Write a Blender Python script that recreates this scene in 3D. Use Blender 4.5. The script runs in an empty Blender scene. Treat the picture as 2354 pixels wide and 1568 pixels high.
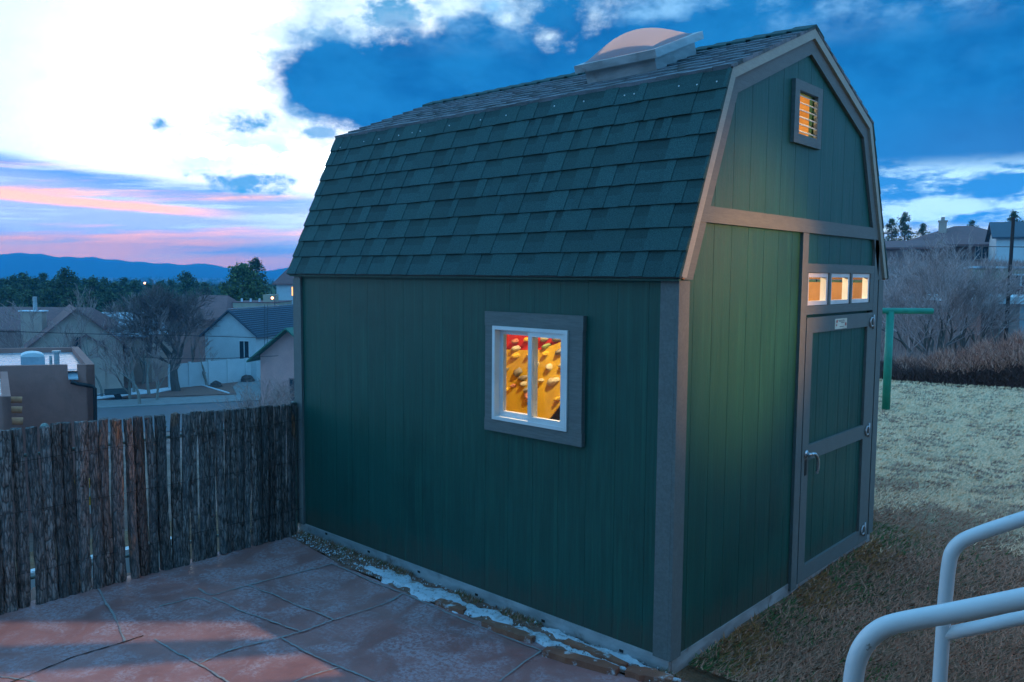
import bpy, math, random
import numpy as np
from mathutils import Vector, Matrix
R=random.Random(7)
sc=bpy.context.scene
COL=sc.collection
# ------------------------------------------------------------------ camera (2354 x 1568 working pixels)
W,H,FP=2354.,1568.,1875.476
CAM=Vector((2.2342,-3.7139,2.1457)); YAW,PIT,ROL=2.3123,0.0815,0.0074
cF=Vector((math.cos(PIT)*math.cos(YAW),math.cos(PIT)*math.sin(YAW),-math.sin(PIT)))
r0=Vector((math.sin(YAW),-math.cos(YAW),0)); u0=r0.cross(cF)
cR=r0*math.cos(ROL)+u0*math.sin(ROL); cU=-r0*math.sin(ROL)+u0*math.cos(ROL)
def ray(x,y): return cF+cR*((x-W/2)/FP)-cU*((y-H/2)/FP)
def onX(x,y,v=0.): d=ray(x,y); return CAM+d*((v-CAM.x)/d.x)
def onY(x,y,v=0.): d=ray(x,y); return CAM+d*((v-CAM.y)/d.y)
def onZ(x,y,v=0.): d=ray(x,y); return CAM+d*((v-CAM.z)/d.z)
def at(x,y,D): d=ray(x,y); return CAM+d*(D/math.hypot(d.x,d.y))
def azpos(x,D,z): p=at(x,640,D); return Vector((p.x,p.y,z))
cam=bpy.data.cameras.new('camera'); co=bpy.data.objects.new('camera',cam); COL.objects.link(co)
m3=Matrix((cR,cU,-cF)).transposed(); co.matrix_world=Matrix.Translation(CAM)@m3.to_4x4()
cam.sensor_width=36; cam.lens=FP/W*36; cam.clip_start=.05; cam.clip_end=40000
sc.camera=co
# ------------------------------------------------------------------ node helpers
class G:
    def __init__(s,nt): s.nt=nt; s.n=nt.nodes; s.l=nt.links
    def put(s,sock,v):
        if isinstance(v,bpy.types.NodeSocket): s.l.new(v,sock)
        elif v is not None:
            if isinstance(v,(tuple,list)) and len(v)==3 and sock.type=='RGBA': v=(*v,1)
            sock.default_value=v
    def m(s,op,a,b=None,c=None,clamp=False):
        n=s.n.new('ShaderNodeMath'); n.operation=op; n.use_clamp=clamp
        s.put(n.inputs[0],a); s.put(n.inputs[1],b)
        if c is not None: s.put(n.inputs[2],c)
        return n.outputs[0]
    def add(s,a,b): return s.m('ADD',a,b)
    def sub(s,a,b): return s.m('SUBTRACT',a,b)
    def mul(s,a,b): return s.m('MULTIPLY',a,b)
    def mx(s,a,b): return s.m('MAXIMUM',a,b)
    def sm(s,v,lo,hi,a=0.,b=1.):
        n=s.n.new('ShaderNodeMapRange'); n.interpolation_type='SMOOTHSTEP'
        s.put(n.inputs[0],v); s.put(n.inputs[1],lo); s.put(n.inputs[2],hi); n.inputs[3].default_value=a; n.inputs[4].default_value=b
        return n.outputs[0]
    def xyz(s,x,y,z=0.):
        n=s.n.new('ShaderNodeCombineXYZ'); s.put(n.inputs[0],x); s.put(n.inputs[1],y); s.put(n.inputs[2],z); return n.outputs[0]
    def noise(s,v,scale=1.,det=4.,rough=.5,dist=0.,col=False):
        n=s.n.new('ShaderNodeTexNoise'); s.put(n.inputs['Vector'],v); n.inputs['Scale'].default_value=scale
        n.inputs['Detail'].default_value=det; n.inputs['Roughness'].default_value=rough; n.inputs['Distortion'].default_value=dist
        return n.outputs['Color' if col else 'Fac']
    def vor(s,v,scale,feat='F1'):
        n=s.n.new('ShaderNodeTexVoronoi'); n.feature=feat; s.put(n.inputs['Vector'],v); n.inputs['Scale'].default_value=scale; return n.outputs['Distance']
    def mix(s,f,a,b,mode='MIX'):
        n=s.n.new('ShaderNodeMix'); n.data_type='RGBA'; n.blend_type=mode
        s.put(n.inputs[0],f); s.put(n.inputs[6],a); s.put(n.inputs[7],b); return n.outputs[2]
    def obj(s,scale=None,kind='Object'):
        t=s.n.new('ShaderNodeTexCoord'); o=t.outputs[kind]
        if scale:
            mp=s.n.new('ShaderNodeMapping'); mp.inputs['Scale'].default_value=scale; s.l.new(o,mp.inputs[0]); o=mp.outputs[0]
        return o
    def attr(s,name):
        n=s.n.new('ShaderNodeAttribute'); n.attribute_name=name; return n.outputs['Fac']
MATS={}
def newmat(name):
    m=bpy.data.materials.new(name); m.use_nodes=True; MATS[name]=m
    g=G(m.node_tree); b=g.n['Principled BSDF']; return m,g,b
def mat(name,c1,c2=None,scale=8.,stretch=(1,1,1),rough=.7,bump=.2,bscale=None,metal=0.,det=5.,spec=.5,lo=.35,hi=.65,tone=False,dist=.02,dirt=None):
    m,g,b=newmat(name)
    c2=c2 or tuple(v*.75 for v in c1)
    co_=g.obj(stretch)
    n1=g.noise(co_,scale,det,.6)
    col=g.mix(g.sm(n1,lo,hi),c2,c1)
    big=g.noise(co_,scale*.17,3.)
    col=g.mix(g.sm(big,.3,.7,.0,.35),col,tuple(v*.7 for v in c1))
    if dirt:
        col=g.mix(g.sm(g.noise(g.obj(),dirt[1],6.,.65),dirt[2],dirt[3]),col,dirt[0])
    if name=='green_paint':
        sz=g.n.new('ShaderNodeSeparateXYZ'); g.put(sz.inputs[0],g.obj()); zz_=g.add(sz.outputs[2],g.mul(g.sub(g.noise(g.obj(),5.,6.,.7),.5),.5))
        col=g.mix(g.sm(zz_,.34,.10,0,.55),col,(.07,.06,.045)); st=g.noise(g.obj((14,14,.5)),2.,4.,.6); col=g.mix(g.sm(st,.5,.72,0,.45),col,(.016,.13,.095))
    if tone:
        t=g.attr('tone'); col=g.mix(1.,col,g.xyz(t,t,t),'MULTIPLY')
    g.put(b.inputs['Base Color'],col)
    g.put(b.inputs['Roughness'],g.sm(n1,.2,.8,max(0,rough-.1),min(1,rough+.1)))
    b.inputs['Metallic'].default_value=metal; b.inputs['Specular IOR Level'].default_value=spec
    if bump:
        bn=g.n.new('ShaderNodeBump'); bn.inputs['Strength'].default_value=bump; bn.inputs['Distance'].default_value=dist
        g.put(bn.inputs['Height'],g.noise(co_,bscale or scale*3,6.,.65)); g.l.new(bn.outputs[0],b.inputs['Normal'])
    return m
def emat(name,c,strength):
    m,g,b=newmat(name); b.inputs['Base Color'].default_value=(*c,1); b.inputs['Emission Color'].default_value=(*c,1); b.inputs['Emission Strength'].default_value=strength; return m
def glassmat(name,tint=(.95,.97,1),gl=.05):
    m,g,b=newmat(name); g.n.remove(b); out=g.n['Material Output']
    t=g.n.new('ShaderNodeBsdfTransparent'); t.inputs[0].default_value=(*tint,1)
    s=g.n.new('ShaderNodeBsdfGlossy'); s.inputs['Roughness'].default_value=.02
    mx=g.n.new('ShaderNodeMixShader'); mx.inputs[0].default_value=gl
    g.l.new(t.outputs[0],mx.inputs[1]); g.l.new(s.outputs[0],mx.inputs[2]); g.l.new(mx.outputs[0],out.inputs[0]); return m
# ------------------------------------------------------------------ mesh helpers
class MB:
    def __init__(s): s.v=[]; s.f=[]; s.mi=[]; s.t=[]
    def face(s,idx,mi=0,t=1.): s.f.append(tuple(idx)); s.mi.append(mi); s.t.append(t)
    def poly(s,pts,mi=0,t=1.):
        k=len(s.v); s.v+= [tuple(p) for p in pts]; s.face(range(k,k+len(pts)),mi,t)
    def hexa(s,p,mi=0,t=1.):   # p[0..3] bottom loop, p[4..7] top loop
        k=len(s.v); s.v+=[tuple(q) for q in p]
        for q in ((3,2,1,0),(4,5,6,7),(0,1,5,4),(1,2,6,5),(2,3,7,6),(3,0,4,7)): s.face([k+i for i in q],mi,t)
    def box(s,x0,y0,z0,x1,y1,z1,mi=0,t=1.):
        s.hexa([(x0,y0,z0),(x1,y0,z0),(x1,y1,z0),(x0,y1,z0),(x0,y0,z1),(x1,y0,z1),(x1,y1,z1),(x0,y1,z1)],mi,t)
    def prism(s,pts,vec,mi=0,t=1.):
        k=len(s.v); n=len(pts); vec=Vector(vec)
        s.v+=[tuple(p) for p in pts]+[tuple(Vector(p)+vec) for p in pts]
        s.face(range(k,k+n),mi,t); s.face([k+n+i for i in reversed(range(n))],mi,t)
        for i in range(n): s.face([k+(i+1)%n,k+i,k+n+i,k+n+(i+1)%n],mi,t)
    def tube(s,pts,rad,n=8,mi=0,cap=True,t=1.,jit=0.):
        pts=[Vector(p) for p in pts]; k0=len(s.v); L=len(pts)
        if not isinstance(rad,(list,tuple)): rad=[rad]*L
        ref=None
        for i,p in enumerate(pts):
            d=(pts[min(i+1,L-1)]-pts[max(i-1,0)]); d=d.normalized() if d.length>1e-9 else Vector((0,0,1))
            if ref is None: ref=d.orthogonal().normalized()
            ref=(ref-d*ref.dot(d)); ref=ref.normalized() if ref.length>1e-6 else d.orthogonal().normalized()
            b=d.cross(ref)
            for j in range(n):
                a=2*math.pi*j/n; rr=rad[i]*(1+(R.uniform(-jit,jit) if jit else 0))
                s.v.append(tuple(p+(ref*math.cos(a)+b*math.sin(a))*rr))
        for i in range(L-1):
            for j in range(n):
                a=k0+i*n+j; b_=k0+i*n+(j+1)%n; s.face((a,b_,b_+n,a+n),mi,t)
        if cap:
            s.face([k0+j for j in reversed(range(n))],mi,t); s.face([k0+(L-1)*n+j for j in range(n)],mi,t)
    def build(s,name,mats,parent=None,smooth=False,tone=False,loc=None):
        me=bpy.data.meshes.new(name); me.from_pydata(s.v,[],s.f)
        if not isinstance(mats,(list,tuple)): mats=[mats]
        for m in mats: me.materials.append(MATS[m] if isinstance(m,str) else m)
        if len(mats)>1: me.polygons.foreach_set('material_index',s.mi)
        if smooth: me.polygons.foreach_set('use_smooth',[True]*len(s.f))
        if tone:
            a=me.attributes.new('tone','FLOAT','FACE'); a.data.foreach_set('value',s.t)
        me.validate(); me.update()
        o=bpy.data.objects.new(name,me); COL.objects.link(o)
        if parent: o.parent=parent
        if loc: o.location=loc
        return o
def tag(o,label=None,cat=None,group=None,kind=None):
    if label: o['label']=label
    if cat: o['category']=cat
    if group: o['group']=group
    if kind: o['kind']=kind
    return o
def thing(name,label,cat,loc=(0,0,0),rz=0.,group=None):
    o=bpy.data.objects.new(name,None); COL.objects.link(o); o.location=loc; o.rotation_euler=(0,0,rz); o.empty_display_size=.1
    return tag(o,label,cat,group)
def copytree(o,parent=None):
    c=o.copy(); COL.objects.link(c); c.parent=parent
    for ch in list(o.children): copytree(ch,c)
    return c
def smooth_path(pts,k=6):
    P=[Vector(p) for p in pts]; out=[]
    for i in range(len(P)-1):
        a=P[max(i-1,0)];b=P[i];c=P[i+1];d=P[min(i+2,len(P)-1)]
        for j in range(k):
            t=j/k; out.append(.5*((2*b)+(c-a)*t+(2*a-5*b+4*c-d)*t*t+(3*b-a-3*c+d)*t**3))
    out.append(P[-1]); return out
def mesh_np(name,V,F,mats,parent=None,tone=None,k=3):
    me=bpy.data.meshes.new(name); nv=len(V); nf=len(F)
    me.vertices.add(nv); me.vertices.foreach_set('co',np.asarray(V,dtype=np.float32).ravel())
    me.loops.add(nf*k); me.loops.foreach_set('vertex_index',np.asarray(F,dtype=np.int32).ravel())
    me.polygons.add(nf); me.polygons.foreach_set('loop_start',np.arange(0,nf*k,k,dtype=np.int32))
    me.update(calc_edges=True)
    for m in (mats if isinstance(mats,(list,tuple)) else [mats]): me.materials.append(MATS[m])
    if tone is not None:
        a=me.attributes.new('tone','FLOAT','FACE'); a.data.foreach_set('value',np.asarray(tone,dtype=np.float32))
    o=bpy.data.objects.new(name,me); COL.objects.link(o)
    if parent: o.parent=parent
    return o
# ------------------------------------------------------------------ materials
mat('green_paint',(.010,.092,.074),(.007,.070,.056),7.,(9,9,.35),.45,.5,26.,spec=.32,dist=.005,dirt=((.005,.05,.042),1.3,.45,.8))
mat('grey_trim',(.15,.175,.17),(.115,.135,.132),14.,(5,5,5),.6,.5,40.,spec=.35,dist=.004)
mat('grey_trim_horizontal',(.15,.175,.17),(.115,.135,.132),9.,(1.5,1.5,12),.6,.6,24.,spec=.35,dist=.004)
mat('fascia',(.36,.36,.30),(.30,.30,.25),12.,(2,2,8),.55,.3,spec=.4,dist=.003)
mat('galvanised',(.50,.52,.53),(.34,.36,.37),5.,(1,1,3),.42,.15,30.,metal=.35,dirt=((.16,.12,.1),4.,.55,.75),dist=.004)
mat('white_vinyl',(.78,.78,.77),(.7,.7,.69),6.,rough=.35,bump=.03)
mat('silver',(.62,.64,.66),(.5,.52,.54),20.,rough=.3,bump=.05,metal=.8)
mat('bare_wood',(.36,.18,.06),(.26,.12,.035),5.,(2,2,.4),.6,.2)
mat('plywood_ochre',(.72,.50,.04),(.62,.41,.03),4.,(1,1,1),.5,.25,12.,dirt=((.25,.1,.01),9.,.66,.7),dist=.01)
mat('red_panel',(.62,.03,.02),(.5,.02,.015),5.,rough=.5,bump=.1)
mat('dark_mat',(.1,.09,.08),(.06,.05,.045),12.,rough=.9,bump=.3)
mat('cable',(.015,.016,.018),rough=.6,bump=0)
mat('black',(.012,.012,.014),rough=.6,bump=.05)
mat('white_tube',(.78,.79,.8),(.72,.73,.74),5.,rough=.36,bump=.03,spec=.5,dirt=((.35,.33,.3),30.,.68,.74))
mat('green_tube',(.01,.27,.17),(.008,.22,.14),8.,rough=.42,bump=.04)
mat('sticker',(.75,.73,.6),rough=.5,bump=.02)
mat('label_red',(.6,.08,.05),rough=.5,bump=0)
mat('label_ink',(.08,.08,.07),rough=.5,bump=0)
def hold_mat(name,c): mat(name,c,tuple(v*.7 for v in c),18.,rough=.75,bump=.4,dist=.01)
hold_mat('hold_white',(.7,.66,.5)); hold_mat('hold_grey',(.30,.29,.27)); hold_mat('hold_yellow',(.8,.55,.05)); hold_mat('hold_green',(.35,.5,.2)); hold_mat('hold_pink',(.6,.25,.18))
# shingles
m,g,b=newmat('shingle')
t=g.attr('tone'); o=g.obj()
gr=g.noise(o,260.,3.,.75); gr2=g.noise(o,3.,4.)
c=g.mix(g.sm(gr,.35,.65),(.008,.038,.042),(.050,.130,.128)); c=g.mix(1.,c,g.xyz(t,t,t),'MULTIPLY'); c=g.mix(g.sm(gr2,.35,.7,0,.25),c,(.03,.08,.07))
g.put(b.inputs['Base Color'],c); b.inputs['Roughness'].default_value=.85; b.inputs['Specular IOR Level'].default_value=.3
bn=g.n.new('ShaderNodeBump'); bn.inputs['Strength'].default_value=.6; bn.inputs['Distance'].default_value=.003; g.put(bn.inputs['Height'],gr); g.l.new(bn.outputs[0],b.inputs['Normal'])
m,g,b=newmat('shingle_frosted')
t=g.attr('tone'); o=g.obj()
gr=g.noise(o,300.,2.,.7); fr=g.noise(g.obj((.5,1.5,1.5)),7.,6.,.7)
c=g.mix(g.sm(gr,.35,.65),(.035,.06,.065),(.11,.14,.14)); c=g.mix(1.,c,g.xyz(t,t,t),'MULTIPLY')
c=g.mix(g.mul(g.sm(fr,.3,.75,.02,.38),g.sm(t,.7,.75)),c,(.45,.43,.52)); g.put(b.inputs['Base Color'],c); b.inputs['Roughness'].default_value=.8
# dome
m,g,b=newmat('milky_dome'); out=g.n['Material Output']
tr=g.n.new('ShaderNodeBsdfTranslucent'); tr.inputs[0].default_value=(.10,.082,.09,1)
b.inputs['Base Color'].default_value=(.72,.62,.68,1); b.inputs['Roughness'].default_value=.3
mx=g.n.new('ShaderNodeMixShader'); mx.inputs[0].default_value=.62; g.l.new(b.outputs[0],mx.inputs[1]); g.l.new(tr.outputs[0],mx.inputs[2]); g.l.new(mx.outputs[0],out.inputs[0])
glassmat('window_glass'); glassmat('dark_glass',(.25,.3,.35),.35)
# bark pickets
def bark(name,c1,c2,c3):
    m,g,b=newmat(name); o=g.obj((1,1,.35)); o2=g.obj()
    oi=g.n.new('ShaderNodeObjectInfo').outputs['Random']
    off=g.n.new('ShaderNodeVectorMath'); off.operation='ADD'; g.put(off.inputs[0],o); g.put(off.inputs[1],g.xyz(g.mul(oi,31.),g.mul(oi,17.),g.mul(oi,23.))); o=off.outputs[0]
    n1=g.noise(o,38.,6.,.7); n2=g.noise(o,6.,3.,.5); crack=g.vor(g.obj((1,1,.18)),55.,'DISTANCE_TO_EDGE')
    c=g.mix(g.sm(n1,.38,.62),c1,c2); c=g.mix(g.sm(g.noise(o,4.3,2.,.4),.67,.70),c,c3)
    c=g.mix(g.sm(crack,.0,.12,.75,0.),c,(.01,.009,.008)); c=g.mix(g.sm(n2,.35,.65,0,.4),c,(.12,.14,.15))
    v=g.add(.5,g.mul(oi,.9)); c=g.mix(1.,c,g.xyz(v,v,v),'MULTIPLY')
    g.put(b.inputs['Base Color'],c); b.inputs['Roughness'].default_value=.95
    bn=g.n.new('ShaderNodeBump'); bn.inputs['Strength'].default_value=.9; bn.inputs['Distance'].default_value=.012; g.put(bn.inputs['Height'],g.add(n1,g.mul(g.sm(crack,0,.2),.6))); g.l.new(bn.outputs[0],b.inputs['Normal'])
bark('picket_bark',(.085,.068,.062),(.34,.265,.24),(.42,.18,.09))
mat('old_metal',(.25,.33,.3),(.12,.16,.14),20.,rough=.5,bump=.3,metal=.3)
# ground
m,g,b=newmat('terrain'); o=g.obj()
n1=g.noise(o,.35,8.,.6); n2=g.noise(o,.03,5.,.6); n3=g.noise(o,3.,6.,.7)
c=g.mix(g.sm(n1,.4,.6),(.22,.125,.10),(.38,.23,.19)); c=g.mix(g.sm(n2,.5,.6,0,.4),c,(.11,.12,.08)); c=g.mix(g.sm(n3,.45,.7,0,.5),c,(.10,.08,.065))
g.put(b.inputs['Base Color'],c); b.inputs['Roughness'].default_value=1.
bn=g.n.new('ShaderNodeBump'); bn.inputs['Strength'].default_value=.5; bn.inputs['Distance'].default_value=.3; g.put(bn.inputs['Height'],n3); g.l.new(bn.outputs[0],b.inputs['Normal'])
m,g,b=newmat('lawn_soil'); o=g.obj()
n1=g.noise(g.obj((1,1.4,1)),1.5,7.,.65); n2=g.noise(o,14.,6.,.7); n3=g.noise(o,.5,4.,.5)
c=g.mix(g.sm(n1,.4,.6),(.27,.20,.10),(.40,.34,.19)); c=g.mix(g.sm(n2,.4,.7,0,.7),c,(.12,.09,.05)); c=g.mix(g.sm(n3,.5,.62,0,.5),c,(.22,.15,.08))
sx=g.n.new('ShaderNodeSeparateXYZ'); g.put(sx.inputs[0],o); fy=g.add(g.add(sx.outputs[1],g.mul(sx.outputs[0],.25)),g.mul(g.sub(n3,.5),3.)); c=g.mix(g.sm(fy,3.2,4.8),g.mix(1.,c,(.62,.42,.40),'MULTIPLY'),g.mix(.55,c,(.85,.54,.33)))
g.put(b.inputs['Base Color'],c); b.inputs['Roughness'].default_value=1.
bn=g.n.new('ShaderNodeBump'); bn.inputs['Strength'].default_value=.8; bn.inputs['Distance'].default_value=.06; g.put(bn.inputs['Height'],g.add(n2,n1)); g.l.new(bn.outputs[0],b.inputs['Normal'])
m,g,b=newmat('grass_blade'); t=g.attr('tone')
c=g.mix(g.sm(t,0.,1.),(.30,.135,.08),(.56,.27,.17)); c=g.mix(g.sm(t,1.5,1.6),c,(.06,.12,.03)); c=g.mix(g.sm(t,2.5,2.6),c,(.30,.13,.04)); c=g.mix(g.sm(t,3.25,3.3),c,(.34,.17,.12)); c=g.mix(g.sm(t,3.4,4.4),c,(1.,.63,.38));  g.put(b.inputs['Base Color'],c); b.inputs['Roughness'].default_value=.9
m,g,b=newmat('flagstone'); o=g.obj()
n1=g.noise(o,1.1,5.,.6); n2=g.noise(o,40.,6.,.75,.4); n3=g.noise(o,3.2,6.,.65,.8); t=g.attr('tone')
c=g.mix(g.sm(n1,.35,.65),(.30,.115,.10),(.42,.175,.155)); c=g.mix(1.,c,g.xyz(t,t,t),'MULTIPLY')
fr=g.mul(g.sm(n3,.42,.62),g.sm(n2,.38,.62)); c=g.mix(g.mul(fr,.6),c,(.52,.42,.46)); c=g.mix(g.sm(n2,.55,.75,0,.25),c,(.07,.03,.03))
g.put(b.inputs['Base Color'],c); g.put(b.inputs['Roughness'],g.sm(n3,.3,.7,.5,.8))
bn=g.n.new('ShaderNodeBump'); bn.inputs['Strength'].default_value=.5; bn.inputs['Distance'].default_value=.012; g.put(bn.inputs['Height'],g.add(g.noise(o,9.,6.,.6),g.mul(n2,.4))); g.l.new(bn.outputs[0],b.inputs['Normal'])
mat('mortar',(.36,.33,.32),(.3,.26,.25),40.,rough=.95,bump=.4)
mat('dark_joint',(.03,.02,.02),rough=1,bump=0)
m,g,b=newmat('snow_ice'); o=g.obj(); n1=g.noise(o,30.,6.,.7); n2=g.noise(o,6.,5.,.6)
c=g.mix(g.sm(n1,.3,.5),(.28,.22,.20),(.58,.60,.64)); c=g.mix(g.sm(n2,.58,.7,0,.8),c,(.3,.18,.13)); g.put(b.inputs['Base Color'],c); b.inputs['Roughness'].default_value=.7
bn=g.n.new('ShaderNodeBump'); bn.inputs['Strength'].default_value=.7; bn.inputs['Distance'].default_value=.01; g.put(bn.inputs['Height'],n1); g.l.new(bn.outputs[0],b.inputs['Normal'])
mat('snow',(.8,.82,.86),(.7,.73,.78),2.,rough=.7,bump=.3)
mat('red_stone',(.34,.13,.075),(.24,.085,.05),8.,rough=.85,bump=.6,dirt=((.6,.6,.62),12.,.55,.7))
mat('dirt',(.30,.15,.11),(.19,.09,.065),12.,rough=1,bump=.8,dist=.02)
m,g,b=newmat('gravel'); t=g.attr('tone'); c=g.mix(g.sm(t,0,1),(.16,.08,.06),(.7,.7,.72)); g.put(b.inputs['Base Color'],c); b.inputs['Roughness'].default_value=.9
mat('asphalt',(.15,.14,.15),(.12,.115,.12),3.,rough=.7,bump=.1)
mat('concrete',(.27,.27,.26),(.2,.2,.2),1.5,rough=.8,bump=.1)
# far things
mat('adobe',(.42,.18,.145),(.36,.155,.125),2.5,rough=.95,bump=.4,dist=.03)
mat('membrane',(.42,.46,.5),(.28,.33,.38),1.6,rough=.25,bump=.1)
mat('log_tan',(.72,.30,.15),(.5,.2,.1),8.,rough=.8,bump=.2)
mat('stucco_tan',(.54,.38,.31),(.46,.33,.27),1.,rough=.95,bump=.1)
mat('stucco_pale',(.60,.63,.64),(.54,.57,.58),1.,rough=.9,bump=.1)
mat('stucco_pink',(.66,.34,.30),(.58,.30,.27),1.,rough=.9,bump=.1)
mat('stucco_brown',(.33,.185,.16),(.26,.15,.13),1.,rough=.9,bump=.1)
mat('stucco_cream',(.45,.38,.28),(.38,.32,.24),1.,rough=.9,bump=.1)
mat('siding_grey',(.38,.42,.44),(.33,.37,.39),1.5,(.3,.3,6),.8,.1)
mat('roof_brown',(.28,.13,.12),(.20,.10,.09),1.5,(1,1,6),.9,.3,dist=.05)
mat('roof_slate',(.06,.085,.11),(.045,.06,.08),2.,(1,1,6),.6,.3,dist=.05)
mat('roof_green',(.02,.16,.10),(.015,.12,.08),2.,(1,1,6),.5,.1)
mat('roof_snowy',(.55,.58,.62),(.16,.17,.2),.9,(1,1,2),.7,.3,lo=.42,hi=.52,dist=.05)
mat('roof_tile_blue',(.05,.08,.11),(.035,.055,.08),3.,rough=.45,bump=.1)
mat('roof_metal',(.17,.24,.30),(.12,.18,.24),1.,rough=.4,bump=.05)
mat('far_white',(.66,.69,.70),(.6,.63,.64),1.,rough=.7,bump=.05)
mat('boulder',(.12,.085,.07),(.07,.05,.045),3.,rough=.95,bump=.7,dist=.1)
mat('trailer_steel',(.08,.09,.09),rough=.6,bump=.1)
mat('rubber',(.02,.02,.02),rough=.9,bump=.1)
mat('pole_wood',(.06,.035,.03),(.035,.02,.018),3.,(3,3,.3),.9,.4)
mat('tree_bark',(.15,.12,.10),(.09,.075,.065),4.,(2,2,.5),.95,.5)
mat('tree_bark_pale',(.30,.26,.22),(.2,.17,.145),4.,(2,2,.5),.95,.5)
def leafm(name,c1,c2,c3=None):
    m,g,b=newmat(name); t=g.attr('tone'); c=g.mix(g.sm(t,0.,1.),c1,c2)
    g.put(b.inputs['Base Color'],c); b.inputs['Roughness'].default_value=.85; b.inputs['Specular IOR Level'].default_value=.2
leafm('pine_needles',(.035,.055,.025),(.15,.19,.08)); leafm('cedar_needles',(.04,.07,.025),(.19,.24,.08))
#
leafm('pale_twigs',(.30,.21,.19),(.62,.44,.41)); leafm('dark_twigs',(.12,.085,.075),(.26,.18,.16)); leafm('twigs',(.26,.16,.14),(.50,.32,.28)); leafm('hedge_twigs',(.065,.035,.032),(.17,.09,.08)); leafm('hedge_tips',(.42,.17,.12),(.78,.36,.26))
leafm('forest_green',(.045,.065,.035),(.13,.16,.08))
mat('mountain_rock',(.03,.055,.075),(.02,.04,.055),.002,rough=1.,bump=0,dirt=((.5,.55,.6),.004,.72,.74))
mat('striped_yellow',(.8,.42,.02),rough=.6,bump=0); mat('striped_white',(.75,.72,.68),rough=.6,bump=0)
emat('lit_window',(1.,.45,.12),1.6); emat('street_glow',(1.,.42,.18),12.); emat('lamp_glow',(1.,.62,.3),3.)
mat('house_siding',(.22,.2,.18),rough=.9,bump=.2)
# ------------------------------------------------------------------ terrain
C2=Vector((CAM.x,CAM.y))
PL=[(0,0),(6.9,0),(9,-1.6),(20,-5),(33,-7.2),(60,-10.4),(68,-11),(125,-11),(200,-13),(400,-16),(1000,-20),(20000,-24)]
PR=[(0,0),(18.6,0),(20.5,-.15),(23,-1.1),(36,-2.0),(50,-.4),(75,2),(110,3.2),(160,3.2),(400,-2),(1000,-18),(20000,-24)]
def lin(P,r):
    for (a,b),(c,d) in zip(P,P[1:]):
        if r<=c: return b+(d-b)*(r-a)/(c-a)
    return P[-1][1]
def hz(x,y):
    dx,dy=x-CAM.x,y-CAM.y; r=math.hypot(dx,dy); az=math.degrees(math.atan2(dy,dx))%360
    rel=(az-132.5+180)%360-180    # + = left
    if r>1:
        # left profile depends on distance beyond the fence line
        w=min(1,max(0,(rel+12)/16)); w=w*w*(3-2*w)
        if abs(rel)>100: w=1-min(1,(abs(rel)-100)/40) if rel>0 else 0
        # keep the yard flat near shed
        rl=r
        if x>-3.9: rl=min(r,6.8)
        zl=lin(PL,rl) if x<-3.7 or r>40 else 0
        if x<-3.7 and r<9: zl=min(0,-(-3.7-x)*.75)
        zr=lin(PR,r)
        return zl*w+zr*(1-w) if not(x>-3.9 and y<6 and r<14) else 0.
    return 0.
mb=MB(); rings=[0.]+[ .9*1.115**i for i in range(88)]; NA=240
rings=[r for r in rings if r<4500]
mb.v.append((CAM.x,CAM.y,-.03))
for r in rings[1:]:
    for j in range(NA):
        a=2*math.pi*j/NA; x=CAM.x+r*math.cos(a); y=CAM.y+r*math.sin(a)
        mb.v.append((x,y,hz(x,y)-.03+(0 if r<68 or r<125 else R.uniform(-.4,.4))))
for j in range(NA): mb.face((0,1+j,1+(j+1)%NA))
for i in range(len(rings)-2):
    for j in range(NA):
        a=1+i*NA+j; b_=1+i*NA+(j+1)%NA; mb.face((a,a+NA,b_+NA,b_))
tag(mb.build('ground','terrain',smooth=True),kind='structure')
# lawn sheet (slightly undulating)
mb=MB(); nx,ny=60,110; x0,x1,y0,y1=-6.5,9.,-6.,19.
for i in range(nx+1):
    for j in range(ny+1):
        x=x0+(x1-x0)*i/nx; y=y0+(y1-y0)*j/ny
        z=.012*math.sin(x*2.1+y*.7)+.01*math.sin(y*3.3-x*1.7)+R.uniform(-.006,.006)
        if x<1.2 and y<.6: z=-.02
        r=math.hypot(x-CAM.x,y-CAM.y)
        if r>18.3: z-=.25*(r-18.3)
        if x<-3.6 and y<5: z=-.6
        mb.v.append((x,y,z))
for i in range(nx):
    for j in range(ny):
        a=i*(ny+1)+j; mb.face((a,a+ny+1,a+ny+2,a+1))
tag(mb.build('lawn','lawn_soil',smooth=True),kind='structure')
# grass blades in view
rng=np.random.default_rng(5)
def blades(name,N,region,hgt,tonef,lab,wid=.006,flat=.8):
    P=[];
    xs=rng.random(N*3); ys=rng.random(N*3); keep=region(xs,ys); P=keep[:N]; n=len(P)
    a=rng.normal(.9,.9,n); ln=hgt*rng.uniform(.5,1.4,n)*(1+.02*np.hypot(P[:,0]-CAM.x,P[:,1]-CAM.y)); el=rng.uniform(.15,1.0,n)*flat
    d=np.stack([np.cos(a)*np.cos(el),np.sin(a)*np.cos(el),np.sin(el)],1)*ln[:,None]
    b0=rng.random(n)*6.28; D=np.hypot(P[:,0]-CAM.x,P[:,1]-CAM.y); w=wid*(.5+.07*D)
    s=np.stack([np.cos(b0),np.sin(b0),np.zeros(n)],1)*w[:,None]
    base=np.stack([P[:,0],P[:,1],P[:,2]],1)
    V=np.stack([base-s,base+s,base+d],1).reshape(-1,3); F=np.arange(n*3).reshape(-1,3)
    o=mesh_np(name,V,F,'grass_blade',tone=tonef(P)); tag(o,lab,'grass',kind='stuff'); return o
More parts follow.
